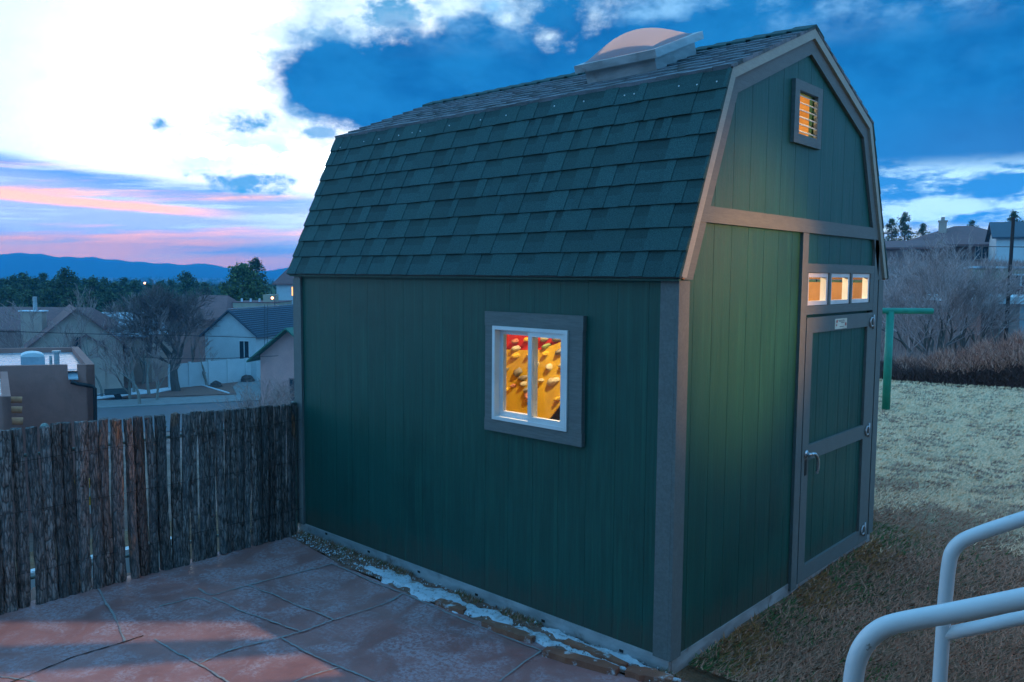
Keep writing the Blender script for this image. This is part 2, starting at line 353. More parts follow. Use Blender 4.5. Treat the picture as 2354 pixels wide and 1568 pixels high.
def reg_lawn(a,b):
    r=1.8*(18.6/1.8)**(a**.75); az=np.radians(98+16*b-2*(r<4)); 
    az=np.radians(92+ (32*b))
    x=CAM.x+r*np.cos(az); y=CAM.y+r*np.sin(az)
    k=((x>.02)|(y>3.1)) & (x<8.5)&~((y<.15)&(x<.4))
    x,y=x[k],y[k]; z=.012*np.sin(x*2.1+y*.7)+.01*np.sin(y*3.3-x*1.7)
    return np.stack([x,y,z],1)
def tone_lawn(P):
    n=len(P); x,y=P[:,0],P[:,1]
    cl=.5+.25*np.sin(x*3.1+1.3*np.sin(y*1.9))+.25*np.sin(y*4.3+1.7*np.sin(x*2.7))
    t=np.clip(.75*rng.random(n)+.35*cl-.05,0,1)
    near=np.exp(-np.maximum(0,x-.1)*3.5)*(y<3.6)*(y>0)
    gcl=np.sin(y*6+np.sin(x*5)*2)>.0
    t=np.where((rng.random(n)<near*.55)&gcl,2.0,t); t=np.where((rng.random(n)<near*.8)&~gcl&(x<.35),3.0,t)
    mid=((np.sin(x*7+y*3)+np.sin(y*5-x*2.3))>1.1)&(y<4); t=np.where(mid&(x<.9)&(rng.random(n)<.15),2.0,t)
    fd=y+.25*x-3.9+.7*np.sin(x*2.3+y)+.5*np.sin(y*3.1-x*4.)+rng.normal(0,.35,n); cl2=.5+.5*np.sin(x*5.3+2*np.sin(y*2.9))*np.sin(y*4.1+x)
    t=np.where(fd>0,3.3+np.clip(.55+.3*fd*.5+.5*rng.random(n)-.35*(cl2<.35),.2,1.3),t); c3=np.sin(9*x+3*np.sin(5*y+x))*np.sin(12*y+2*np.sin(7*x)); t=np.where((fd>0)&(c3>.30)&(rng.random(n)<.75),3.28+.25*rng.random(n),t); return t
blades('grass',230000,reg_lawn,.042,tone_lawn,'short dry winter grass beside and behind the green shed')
# ------------------------------------------------------------------ patio
mb=MB(); x0,x1,y0,y1=-3.5,.25,-6.,-.2
edge=[(-3.36,-.15),(-2.62,-.23),(-2.07,-.235),(-1.6,-.25),(-.88,-.21),(-.56,-.19),(-.1,-.17),(.35,-.16)]
def ey(x):
    for (a,b),(c,d) in zip(edge,edge[1:]):
        if x<=c: return b+(d-b)*(x-a)/(c-a)
    return -.16
nx,ny=60,60
for i in range(nx+1):
    for j in range(ny+1):
        x=-3.56+(4.6)*i/nx; yy=-6.5+(ey(max(x,-3.35))+6.5)*j/ny
        mb.v.append((x,yy,.0+.003*math.sin(x*3+yy*2)))
for i in range(nx):
    for j in range(ny):
        a=i*(ny+1)+j; mb.face((a,a+ny+1,a+ny+2,a+1))
pat=tag(mb.build('patio','flagstone',smooth=True,tone=True),kind='structure')
J=[[(225,1355),(243,1385),(260,1412),(275,1445),(287,1478)],
 [(357,1471),(401,1500),(430,1513),(456,1529),(487,1546),(518,1566),(560,1590)],
 [(456,1529),(490,1512),(529,1496),(560,1488),(591,1480),(645,1467),(693,1453),(730,1440),(766,1427),(810,1413),(858,1398),(893,1385),(925,1366)],
 [(645,1467),(680,1487),(711,1504),(745,1520),(780,1535),(820,1550),(861,1568)],
 [(660,1580),(700,1560),(740,1547),(780,1535)],
 [(490,1375),(525,1392),(558,1407),(627,1431),(660,1443),(693,1453)],
 [(572,1347),(605,1360),(638,1372),(680,1392),(725,1408),(766,1426)],
 [(456,1354),(485,1369),(530,1358),(572,1347),(620,1334),(671,1321),(720,1309),(765,1297)],
 [(365,1396),(405,1386),(448,1376),(485,1388)],
 [(760,1297),(800,1312),(850,1336),(924,1364),(1000,1398),(1065,1426),(1150,1462),(1244,1497),(1300,1512),(1357,1524),(1455,1546),(1520,1566)],
 [(1150,1568),(1195,1532),(1244,1497)],
 [(0,1558),(60,1566),(110,1580)]]
mb=MB()
def joint(poly,w,mi,z):
    P=smooth_path([onZ(x,y,0) for x,y in poly],5)
    L=[];n=len(P)
    for i,p in enumerate(P):
        d=(P[min(i+1,n-1)]-P[max(i-1,0)]); d=Vector((-d.y,d.x,0)).normalized(); ww=w*R.uniform(.35,1.3); j=R.uniform(-.004,.004)
        L.append((p+d*(ww+j),p-d*(ww-j)))
    for (a,b_),(c,d) in zip(L,L[1:]): mb.poly([(a.x,a.y,z),(b_.x,b_.y,z),(d.x,d.y,z),(c.x,c.y,z)],mi)
for q in J: joint(q,.0065,0,.0065)
joint([(0,1580),(40,1566),(100,1541),(170,1512),(230,1494),(287,1478),(330,1463)],.005,1,.0065)
mb.build('mortar_joint',['mortar','dark_joint'],pat)
# gravel / snow strip
mb=MB(); nx=150; ny=10
for i in range(nx+1):
    x=-3.5+3.75*i/nx
    for j in range(ny+1):
        e=ey(max(x,-3.36)); y=e-.012*math.sin(x*9)+(-e+.0)*j/ny
        mb.v.append((x,y,-.004+.012*math.sin(math.pi*j/ny)+R.uniform(0,.010)))
for i in range(nx):
    for j in range(ny):
        a=i*(ny+1)+j; mb.face((a,a+ny+1,a+ny+2,a+1))
tag(mb.build('bare_soil','dirt',smooth=False),kind='structure')
mb=MB()
def patch(xa,xb,fa,fb,zz=.016,n=60,ph=0.,bm=None):
    bm=bm or mb; k=len(bm.v); m_=8
    for i in range(n+1):
        x=xa+(xb-xa)*i/n; e=ey(x); u=math.sin(math.pi*i/n)**.35
        lo=e*(fa+.10*math.sin(x*17+ph)+.06*math.sin(x*43)); hi=e*(fb+.12*math.sin(x*13+ph+1)+.06*math.sin(x*37+ph))
        mid=(lo+hi)/2; lo=mid+(lo-mid)*u; hi=mid+(hi-mid)*u
        for j in range(m_+1):
            t=j/m_; bm.v.append((x,lo+(hi-lo)*t,(zz if 0<j<m_ else -.004)+(R.uniform(-.004,.006) if 0<j<m_ else 0)))
    for i in range(n):
        for j in range(m_):
            a=k+i*(m_+1)+j; bm.face((a,a+m_+1,a+m_+2,a+1))
patch(-2.45,-1.0,.98,.28,.02); patch(-1.15,-.05,.97,.62,.016,ph=2.); patch(-.85,.1,.48,.12,.02,ph=1.)
tag(mb.build('snow_strip','snow_ice',smooth=True),'crusted snow lying along the foot of the shed wall','snow',kind='stuff')
# gravel stones
V=[];F=[];T=[]
for i in range(2600):
    x=R.uniform(-3.45,.1); e=ey(max(x,-3.36)); 
    dens=1 if x<-2.2 else .35
    if R.random()>dens: continue
    y=e*R.uniform(.02,1.0); r=R.uniform(.003,.009)*(1.5 if R.random()<.08 else 1); z=.010+r*.4; k=len(V)
    for dx,dy,dz in ((1,0,0),(0,1,0),(-1,0,0),(0,-1,0),(0,0,1),(0,0,-1)):
        q=R.uniform(.6,1.3); V.append((x+dx*r*q,y+dy*r*q,z+dz*r*q))
    tn=R.uniform(.3,1.) if R.random()<.6 else R.uniform(0,.3)
    for f in ((0,1,4),(1,2,4),(2,3,4),(3,0,4),(1,0,5),(2,1,5),(3,2,5),(0,3,5)): F.append([k+a for a in f]); T.append(tn)
o=mesh_np('gravel',V,F,'gravel',tone=T); tag(o,'pale and reddish gravel between the patio and shed wall','gravel',kind='stuff')
# red stone slabs
slabs=[((1005,1385),(1068,1408),.05),((1110,1434),(1225,1473),.055),((1250,1500),(1420,1545),.06),((1300,1478),(1440,1535),.04),((1440,1545),(1545,1568),.07)]
labs=['small broken red flagstone chip in the snow strip nearest the patio corner of the window side','long narrow red sandstone slab half buried in snow below the shed window',
 'broad red sandstone slab edged with snow beside the patio joint','red stone sliver lying close against the metal skirt near the front corner','red sandstone slab at the foot of the shed front corner']
for (a,b_,w),lb in zip(slabs,labs):
    A=onZ(*a,.012); B=onZ(*b_,.012); d=(B-A).normalized(); n_=Vector((-d.y,d.x,0)); k=9; up=[];dn=[]
    for i in range(k+1):
        p=A+(B-A)*(i/k); s=math.sin(math.pi*min(1,max(.12,i/k*.88+.06)))**.4
        up.append(p+n_*w*s*R.uniform(.7,1.1)); dn.append(p-n_*w*.6*s*R.uniform(.6,1.1))
    mm=MB(); mm.prism([(q.x,q.y,-.01) for q in dn+up[::-1]],(0,0,.042)); ob=mm.build('stone_slab','red_stone'); tag(ob,lb,'stone slab',group='red stone slabs along the shed foot')
# tufts along the skirt
def reg_tuft(a,b):
    x=-3.5+3.6*a; c_=np.sin(x*11)+np.sin(x*4.7+1); y=-.02-.12*b*b-.05*(x<-2.6)*b; k=(c_>.3)|((x<-2.3)&(b<.8)); x,y=x[k],y[k]; return np.stack([x,y,np.full_like(x,.004)],1)
def tone_tuft(P): n=len(P); return np.where(rng.random(n)<.3,2.,rng.random(n)*.7)
blades('grass_tufts',5000,reg_tuft,.035,tone_tuft,'dry grass tufts and weeds growing along the shed skirt',.0025,1.3)
# ------------------------------------------------------------------ shed
L=3.547; WD=3.05; ZF=.08; ZE=2.145; ZB=3.282; ZR=3.733; YB=.431
shed=thing('garden_shed','dark green gambrel roofed garden shed with grey trim and lit windows','shed')
def rooftop(v,ins=0.):   # underside height of wall along v (0..WD)
    v=min(v,WD-v)
    if v<YB+.0: z=ZE+(ZB-ZE)*(v+.05)/(YB+.05)
    else: z=ZB+(ZR-ZB)*(v-YB)/(WD/2-YB)
    return z-.045
def wallboards(mb,a0,a1,step,gap,top,z0,holes,th,mapf,breaks=(),first=None):
    edges=[]; x=a0
    xs=[a0]; xx=a0+(first or step)
    while xx<a1-.02: xs.append(xx); xx+=step
    xs.append(a1)
    for s,e in zip(xs,xs[1:]):
        s2=s+(gap/2 if s>a0 else 0); e2=e-(gap/2 if e<a1 else 0)
        cuts=sorted({s2,e2,*[b for b in breaks if s2<b<e2],*[h[i] for h in holes for i in (0,2) if s2<h[i]<e2]})
        for p,q in zip(cuts,cuts[1:]):
            mid=(p+q)/2; segs=[(z0,None)]
            for h in holes:
                if h[0]-1e-6<=mid<=h[2]+1e-6:
                    ns=[]
                    for lo,hi in segs:
                        if hi is None or hi>h[3]: ns.append((max(lo,h[3]),hi))
                        if lo<h[1]: ns.append((lo,h[1] if hi is None else min(hi,h[1])))
                    segs=ns
            for lo,hi in segs:
                tp=top(p) if hi is None else hi; tq=top(q) if hi is None else hi
                mb.hexa([mapf(p,0,lo),mapf(q,0,lo),mapf(q,th,lo),mapf(p,th,lo),mapf(p,0,tp),mapf(q,0,tq),mapf(q,th,tq),mapf(p,th,tp)])
WIN=(-1.298,1.235,-.697,1.825)
mpL=lambda d:(lambda a,t,z:(a,d+t,z))
# long wall facing the patio
mb=MB(); wallboards(mb,-L,0,.2032,.0015,lambda a:2.12,ZF,[WIN],.012,mpL(0),first=.12)
wallboards(mb,-L,0,9,0,lambda a:2.14,ZF,[WIN],.03,mpL(.0025))
mb.build('side_wall','green_paint',shed)
# gable wall (facing +x)
VENT=(1.36,3.045,1.645,3.315); TR=(1.60,1.955,2.775,2.165)
DOORH=(1.60,ZF+.0,2.84,1.885)
mpG=lambda d:(lambda a,t,z:(d-t,a,z))
mb=MB(); wallboards(mb,0,WD,.2032,.0032,rooftop,ZF,[VENT,TR,DOORH],.012,mpG(0),breaks=(YB,WD/2,WD-YB),first=.16)
wallboards(mb,.04,WD-.04,9,0,rooftop,ZF,[VENT,TR,DOORH],.03,mpG(-.003),breaks=(YB,WD/2,WD-YB))
mb.box(-.04,1.50,1.80,-.02,2.9,1.94)
mb.build('gable_wall','green_paint',shed)
mb=MB(); wallboards(mb,0,WD,.2032,.01,rooftop,ZF,[],.03,lambda a,t,z:(-L+t,a,z),breaks=(YB,WD/2,WD-YB)); mb.build('rear_gable_wall','green_paint',shed)
mb=MB(); wallboards(mb,-L,0,.2032,.01,lambda a:2.12,ZF,[],.03,lambda a,t,z:(a,WD-t,z)); mb.build('far_side_wall','green_paint',shed)
# interior lining
mb=MB(); mb.box(-L+.05,.05,ZF,-.05,WD-.05,ZF+.03); mb.build('floor_deck','bare_wood',shed)
mb=MB(); mb.box(-L+.05,WD-.06,ZF+.04,-.06,WD-.045,2.1); wallboards(mb,.06,WD-.06,9,0,lambda v:rooftop(v)-.03,ZF+.04,[],.012,lambda a,t,z:(-L+.035+t,a,z),breaks=(YB,WD/2,WD-YB)); mb.build('inner_lining','bare_wood',shed)
# skirt
mb=MB(); mb.box(-L-.004,-.006,-.03,.0,.02,ZF+.004); mb.box(-.02,0.02,-.03,.004,WD,ZF); mb.box(-L-.004,.02,-.03,-L+.02,WD,ZF)
sk=mb.build('foundation_skirt','galvanised',shed)
for px,py in ((1223,2002),(1382,2069),(1570,2145),(1786,2231),(2036,2329),(2329,2442)):
    p=onY(px/1.6313,py/1.6313,-.009); mb=MB(); mb.box(p.x-.013,-.009,p.z-.007,p.x+.013,-.004,p.z+.008); mb.build('vent_slot','black',sk)
# corner trims
for q in ((-.092,0.),(-L,-L+.088)):
    mb=MB(); mb.box(q[0],-.021,ZF,q[1],-.001,2.13); mb.build('corner_board','grey_trim',shed)
for q in ((-.021,.085),(WD-.085,WD+.02)):
    mb=MB(); mb.box(.001,q[0],ZF,.020,q[1],2.12); mb.build('corner_board','grey_trim',shed)
mb=MB(); mb.box(-L-.02,-.021,ZF,-L-.001,.085,2.1); mb.build('corner_board','grey_trim',shed)
# rake bands
def off(profile,d):
    out=[]; n=len(profile)
    for i,p in enumerate(profile):
        ds=[]
        for a,b_ in ((i-1,i),(i,i+1)):
            if a<0 or b_>=n: continue
            e=(profile[b_]-profile[a]).normalized(); ds.append(Vector((e.y,-e.x)))
        if len(ds)==1: out.append(p+ds[0]*d)
        else:
            bis=(ds[0]+ds[1]).normalized(); out.append(p+bis*(d/max(.3,bis.dot(ds[0]))))
    return out
prof=[Vector(q) for q in ((-.05,ZE),(YB,ZB),(WD/2,ZR),(WD-YB,ZB),(WD+.05,ZE))]
def band(name,mt,d0,d1,xa,xb,bottom=None):
    A=off(prof,d0); B=off(prof,d1); mb=MB()
    if bottom is not None:
        for q in (A,B):
            for (i,j) in ((0,1),(4,3)):
                e=(q[i]-q[j]); q[i]=q[j]+e*((bottom-q[j].y)/e.y)
    for i in range(4):
        mb.hexa([(xa,A[i].x,A[i].y),(xb,A[i].x,A[i].y),(xb,A[i+1].x,A[i+1].y),(xa,A[i+1].x,A[i+1].y),(xa,B[i].x,B[i].y),(xb,B[i].x,B[i].y),(xb,B[i+1].x,B[i+1].y),(xa,B[i+1].x,B[i+1].y)])
    return mb.build(name,mt,shed)
band('rake_fascia','fascia',.012,.066,.004,.040,bottom=ZE-.01)
band('rake_trim','grey_trim_horizontal',.067,.155,.0015,.022,bottom=2.125)
band('rake_fascia','fascia',.012,.066,-L-.035,-L-.004,bottom=ZE-.01)
# belt trim, door surround
mb=MB(); mb.box(.001,.16,2.432,.024,WD-.16,2.52); mb.build('belt_board','grey_trim_horizontal',shed)
mb=MB(); mb.box(.001,1.497,ZF-.05,.022,1.588,2.43); mb.build('door_casing','grey_trim',shed)
mb=MB(); mb.box(.001,2.845,ZF-.03,.022,2.935,2.43); mb.build('door_casing','grey_trim',shed)
mb=MB(); mb.box(.001,1.589,2.172,.021,2.844,2.232); mb.box(.001,1.589,1.892,.021,2.844,1.95)
for a,b_ in ((1.589,1.604),(1.958,1.995),(2.362,2.395),(2.77,2.844)): mb.box(.001,a,1.951,.0205,b_,2.171)
mb.build('transom_rail','grey_trim_horizontal',shed)
# transom lights
for a,b_ in ((1.605,1.957),(1.996,2.361),(2.396,2.769)):
    f=MB(); z0,z1=1.953,2.169; w=.028
    f.box(-.03,a,z0,.012,a+w,z1); f.box(-.03,b_-w,z0,.012,b_,z1); f.box(-.03,a+w,z0,.012,b_-w,z0+w); f.box(-.03,a+w,z1-w,.012,b_-w,z1)
    fr=f.build('transom_window','white_vinyl',shed); q=MB(); q.box(-.008,a+w,z0+w,-.004,b_-w,z1-w); q.build('pane','window_glass',fr)
# door
door=bpy.data.objects.new('door',None); COL.objects.link(door); door.parent=shed
mb=MB(); ya,yb,zb_,zt=1.592,2.838,.055,1.872; w=.105
mb.box(.003,ya,zb_,.026,ya+w,zt); mb.box(.003,yb-w,zb_,.026,yb,zt); mb.box(.003,ya+w,zt-.105,.0255,yb-w,zt); mb.box(.003,ya+w,zb_,.0255,yb-w,.16); mb.box(.003,ya+w,.895,.0255,yb-w,1.0)
mb.build('door_frame','grey_trim',door)
mb=MB(); wallboards(mb,ya+.05,yb-.05,.2032,.005,lambda a:zt-.02,zb_+.03,[],.012,mpG(.006)); wallboards(mb,ya+.02,yb-.02,9,0,lambda a:zt-.01,zb_+.02,[],.02,mpG(.0005)); mb.build('door_panel','green_paint',door)
mb=MB(); mb.tube([(.026,1.655,.945),(.034,1.655,.945)],.028,14); mb.tube([(.034,1.655,.945),(.065,1.658,.945)],.014,10)
mb.tube(smooth_path([(.062,1.655,.95),(.072,1.70,.945),(.074,1.745,.90),(.070,1.76,.84),(.064,1.757,.80)]),[.012]*20+[.01]*5,10); mb.build('door_handle','silver',door,smooth=True)
mb=MB(); mb.box(.0262,1.64,.80,.029,1.672,.905); mb.build('lock_plate','black',door)
for zc in (1.80,.95,.155):
    mb=MB(); mb.tube([(.033,2.842,zc-.055),(.033,2.842,zc+.055)],.008,8); mb.tube(smooth_path([(.030,2.835,zc-.03),(.034,2.79,zc-.03),(.034,2.765,zc),(.034,2.79,zc+.03),(.030,2.835,zc+.03)]),.0065,8); mb.build('hinge','galvanised',door,smooth=True)
mb=MB(); mb.box(.026,2.074,1.775,.0285,2.298,1.848); st=mb.build('maker_plate','sticker',door)
for q in ((2.108,1.83,.012),(2.102,1.803,.008),(2.275,1.806,.013)):
    mb=MB(); mb.tube([(.0286,q[0],q[1]),(.0294,q[0],q[1])],q[2],12); mb.build('emblem','label_red',st)
mb=MB()
for z,a,b_ in ((1.834,2.13,2.245),(1.826,2.14,2.25),(1.816,2.18,2.245),(1.788,2.16,2.235)):
    mb=MB(); mb.box(.0286,a,z,.0292,b_,z+.0042); mb.build('small_print','label_ink',st)
# gable vent
vn=MB(); a0,z0,a1,z1=1.29,2.985,1.715,3.375
vn.box(.001,a0,z0,.026,VENT[0]-.0,z1); vn.box(.001,VENT[2],z0,.026,a1,z1); vn.box(.001,VENT[0],z0,.0255,VENT[2],VENT[1]); vn.box(.001,VENT[0],VENT[3],.0255,VENT[2],z1)
vo=vn.build('vent_frame','grey_trim_horizontal',shed)
mb=MB()
for i in range(6):
    z=VENT[1]+.012+i*.0445; mb.hexa([(.02,VENT[0],z),(.024,VENT[0],z+.003),(.024,VENT[2],z+.003),(.02,VENT[2],z),(-.025,VENT[0],z+.026),(-.021,VENT[0],z+.03),(-.021,VENT[2],z+.03),(-.025,VENT[2],z+.026)])
mb.build('louvre','white_vinyl',vo)
# side window
wt=MB(); X0,Z0,X1,Z1=-1.372,1.158,-.59,1.913; t=.032
wt.box(X0,-.001-t,WIN[3],X1,-.001,Z1); wt.box(X0,-.001-t,Z0,X1,-.001,WIN[1]); wt.box(X0+.004,-.0-t,WIN[1],WIN[0],-.001,WIN[3]); wt.box(WIN[2],-.0-t,WIN[1],X1-.004,-.001,WIN[3])
win=wt.build('window_trim','grey_trim_horizontal',shed)
fr=MB(); a,b_,c_,d_=WIN[0],WIN[2],WIN[1],WIN[3]; w=.022; mid=-.985
def ring(mb,a,b_,c_,d_,w,y0,y1,wb=None):
    wb=wb or w
    mb.box(a,y0,c_,a+w,y1,d_); mb.box(b_-w,y0,c_,b_,y1,d_); mb.box(a+w,y0,c_,b_-w,y1,c_+wb); mb.box(a+w,y0,d_-w,b_-w,y1,d_)
ring(fr,a,b_,c_,d_,w,-.042,.06); fo=fr.build('window_frame','white_vinyl',win)
s1=MB(); ring(s1,a+w,mid,c_+w,d_-w,.030,.005,.035); s1o=s1.build('sash','white_vinyl',win)
s2=MB(); ring(s2,mid-.018,b_-w,c_+w,d_-w,.030,-.036,-.006); s2o=s2.build('sash','white_vinyl',win)
q=MB(); q.box(a+w+.03,.018,c_+w+.03,mid-.03,.021,d_-w-.03); q.build('pane','window_glass',s1o)
q=MB(); q.box(mid+.012,-.022,c_+w+.03,b_-w-.03,-.019,d_-w-.03); q.build('pane','window_glass',s2o)
# roof decks + shingles
SKY=(-1.22,.80,-.67,1.28)
def slope(p0,p1,name,mt,courses,seed,hole=None,frost=False):
    rr=random.Random(seed); p0=Vector(p0); p1=Vector(p1); dv=(p1-p0); LN=dv.length; e=dv.normalized()
    nrm=Vector((0,-e.z,e.y)) if e.y>0 else Vector((0,e.z,-e.y))
    def P(x,s,h): q=p0+e*s+nrm*h; return (x,q.y,q.z)
    def slab(mb,xa,xb,sa,sb,ha0,ha1,hb0,hb1,t=1.):
        mb.hexa([P(xa,sa,ha0),P(xb,sa,ha0),P(xb,sb,hb0),P(xa,sb,hb0),P(xa,sa,ha1),P(xb,sa,ha1),P(xb,sb,hb1),P(xa,sb,hb1)],0,t)
    XA,XB=-L-.04,.045
    if hole:
        hx0,hs0,hx1,hs1=hole
    deck=MB()
    segs=[(XA,XB,0,LN)] if not hole else [(XA,hx0,0,LN),(hx1,XB,0,LN),(hx0,hx1,0,hs0),(hx0,hx1,hs1,LN)]
    for s in segs: slab(deck,s[0]+ (.01 if s[0]==XA else 0),s[1]-(.01 if s[1]==XB else 0),s[2],s[3],-.055,-.012,-.055,-.012)
    dk=deck.build('roof_deck','bare_wood',shed)
    mb=MB(); fz=[]
    ex=LN/courses
    for k in range(courses):
        s0=k*ex-(.012 if k==0 else 0); s1=min(LN,(k+1)*ex+.004)
        x=XA-rr.uniform(0,.1); kind=0; w=0
        while x<XB:
            w=rr.choice((.055,.08,.10,.12,.15,.18,.21)); xa=max(XA,x); xb=min(XB,x+w); x+=w; kind^=1
            if xb-xa<.008: continue
            parts=[(xa,xb)]
            if hole and s1>hs0 and s0<hs1:
                parts=[]
                if xa<hx0: parts.append((xa,min(xb,hx0)))
                if xb>hx1: parts.append((max(xa,hx1),xb))
            thick=.0035 if kind else 0; jit=rr.uniform(-.0015,.0015)
            tb=rr.uniform(.84,1.12)*(1.03 if kind else .95)
            for a_,b2 in parts:
                g_=.0008
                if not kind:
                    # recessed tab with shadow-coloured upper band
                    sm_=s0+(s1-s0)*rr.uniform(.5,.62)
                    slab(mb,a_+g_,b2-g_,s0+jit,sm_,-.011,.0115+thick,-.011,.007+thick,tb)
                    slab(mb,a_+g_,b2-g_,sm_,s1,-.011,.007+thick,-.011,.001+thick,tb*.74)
                else: slab(mb,a_+g_,b2-g_,s0+jit,s1,-.011,.0118+thick,-.011,.001+thick,tb)
    for xx in ((XA,XA+.002),): pass
    o=mb.build(name,mt,shed,tone=True)
    if frost:
        me=o.data; at_=me.attributes.new('frost','FLOAT','FACE'); at_.data.foreach_set('value',[1.]*len(me.polygons))
    # dark edge strip under tabs
    return o,P,LN
so,P1,LN1=slope((0,-.05,ZE),(0,YB,ZB),'roof_shingles','shingle',9,3)
slU=math.hypot(WD/2-YB,ZR-ZB); f=slU/(WD/2-YB)
slope((0,YB,ZB+.001),(0,WD/2,ZR),'upper_roof_shingles','shingle_frosted',9,5,hole=(SKY[0],(SKY[1]-YB)*f,SKY[2],(SKY[3]-YB)*f),frost=True)
slope((0,WD-YB,ZB+.001),(0,WD/2,ZR),'upper_roof_shingles','shingle_frosted',9,6,frost=True)
slope((0,WD+.05,ZE),(0,WD-YB,ZB),'roof_shingles','shingle',9,8)
mb=MB(); mb.box(-L-.03,-.045,2.117,.03,-.0215,2.133); mb.build('eave_board','green_paint',shed)
mb=MB()
# drip edge under eave
mb.box(-L-.04,-.062,ZE-.012,.045,-.03,ZE-.004); mb.build('drip_edge','black',shed)
# nail heads in the top course
mb=MB()
for px,py in ((1254,554),(1276,553),(1293,547),(1365,531),(1421,522),(1495,508),(1546,498),(1576,492),(1685,471),(1802,450),(1898,433),(2079,398),(2189,380),(2342,358),(2378,352),(2546,323),(2614,318),(2688,306)):
    d=ray(px/1.6313,py/1.6313); nrm=Vector((0,-(ZB-ZE),YB+.05)).normalized(); P0=Vector((0,YB,ZB))+nrm*.010; tt=(P0-CAM).dot(nrm)/d.dot(nrm); q=CAM+d*tt
    mb=MB(); mb.tube([q-nrm*.004,q+nrm*.002],.0045,8); mb.build('nail_head','white_vinyl',so)
# ridge caps
mb=MB(); n=26; XA=-L-.045
for i in range(n):
    xa=XA+(L+.09)*i/n; xb=xa+(L+.09)/n*1.25; xb=min(xb,.046)
    for s in (-1,1):
        y1=WD/2+s*.13; zz=ZR-.13*(ZR-ZB)/(WD/2-YB); h0=.014; h1=.024
        mb.hexa([(xa,WD/2,ZR),(xb,WD/2,ZR),(xb,y1,zz),(xa,y1,zz),(xa,WD/2,ZR+h1),(xb,WD/2,ZR+h0),(xb,y1,zz+h0),(xa,y1,zz+h1)],0,R.uniform(.7,1.1))
o=mb.build('ridge_cap','shingle',shed,tone=True)
# eave/break metal line
# skylight
up=Vector((0,-(ZR-ZB),WD/2-YB)).normalized(); ee=Vector((0,WD/2-YB,ZR-ZB)).normalized(); base=Vector((0,YB,ZB))
def PU(x,y,h): q=base+ee*((y-YB)*f)+up*h; return Vector((x,q.y,q.z))
def ringU(mb,x0,y0,x1,y1,w,h0,h1):
    for (a,b_,c_,d_) in ((x0,y0,x1,y0+w),(x0,y1-w,x1,y1),(x0,y0+w,x0+w,y1-w),(x1-w,y0+w,x1,y1-w)):
        mb.hexa([PU(a,b_,h0),PU(c_,b_,h0),PU(c_,d_,h0),PU(a,d_,h0),PU(a,b_,h1),PU(c_,b_,h1),PU(c_,d_,h1),PU(a,d_,h1)])
sl=bpy.data.objects.new('skylight',None); COL.objects.link(sl); sl.parent=shed
mb=MB(); ringU(mb,*SKY,.03,-.05,.13); mb.build('curb','galvanised',sl)
mb=MB(); e_=.045; ringU(mb,SKY[0]-e_,SKY[1]-e_,SKY[2]+e_,SKY[3]+e_,.08,.131,.138); ringU(mb,SKY[0]-e_,SKY[1]-e_,SKY[2]+e_,SKY[3]+e_,.012,.088,.1308); mb.build('flange','galvanised',sl)
mb=MB(); N=28; cx=(SKY[0]+SKY[2])/2; cy=(SKY[1]+SKY[3])/2; hx=(SKY[2]-SKY[0])/2-.0; hy=(SKY[3]-SKY[1])/2-.0
for i in range(N+1):
    for j in range(N+1):
        u=i/N*2-1; v=j/N*2-1; hh=((1-abs(u)**2.0)*(1-abs(v)**2.0))**.7*.12
        mb.v.append(tuple(PU(cx+u*hx,cy+v*hy,.139+hh)))
for i in range(N):
    for j in range(N):
        a=i*(N+1)+j; mb.face((a,a+N+1,a+N+2,a+1))
mb.build('dome','milky_dome',sl,smooth=True)
# ------------------------------------------------------------------ climbing wall inside
def cw(x,y): return (1091.2+x*.23466,686.6+y*.23466)
cl=thing('climbing_wall','ochre and red plywood climbing wall studded with holds behind the shed window','climbing wall')
YW=2.3
def panel(pts,yy,th,name,mt):
    mb=MB(); mb.prism([onY(*cw(*q),yy) for q in pts],(0,th,0)); return mb.build(name,mt,cl)
panel([(-250,480),(470,505),(640,502),(935,388),(990,368),(990,860),(925,925),(735,1172),(560,1400),(-250,1400)],YW,.02,'ochre_panel','plywood_ochre')
panel([(-300,150),(990,150),(990,450),(-300,700)],YW+.03,.02,'red_panel','red_panel')
panel([(500,800),(1300,800),(1300,1700),(500,1700)],YW+.35,.02,'floor_pad','dark_mat')
holds=[((395,415),.045,.03,'hold_pink'),((400,490),.06,.035,'hold_white'),((515,400),.035,.03,'hold_yellow'),((400,560),.065,.04,'hold_yellow'),((425,720),.075,.045,'hold_grey'),((470,775),.07,.035,'hold_grey'),((480,835),.05,.03,'hold_white'),((515,895),.055,.035,'hold_grey'),((380,855),.03,.025,'hold_pink'),((540,550),.04,.03,'hold_yellow'),((530,960),.035,.06,'hold_pink'),
 ((685,385),.06,.04,'hold_white'),((805,385),.065,.055,'hold_grey'),((700,465),.065,.03,'hold_green'),((698,540),.035,.035,'hold_yellow'),((835,520),.07,.035,'hold_grey'),((733,668),.038,.05,'hold_white'),((865,650),.055,.035,'hold_white'),((765,810),.095,.045,'hold_white'),((895,795),.06,.04,'hold_pink'),((810,980),.045,.03,'hold_yellow'),((655,800),.03,.025,'hold_white'),((920,375),.03,.03,'hold_yellow'),((600,640),.05,.03,'hold_white'),((300,700),.05,.03,'hold_grey'),((300,900),.05,.03,'hold_yellow')]
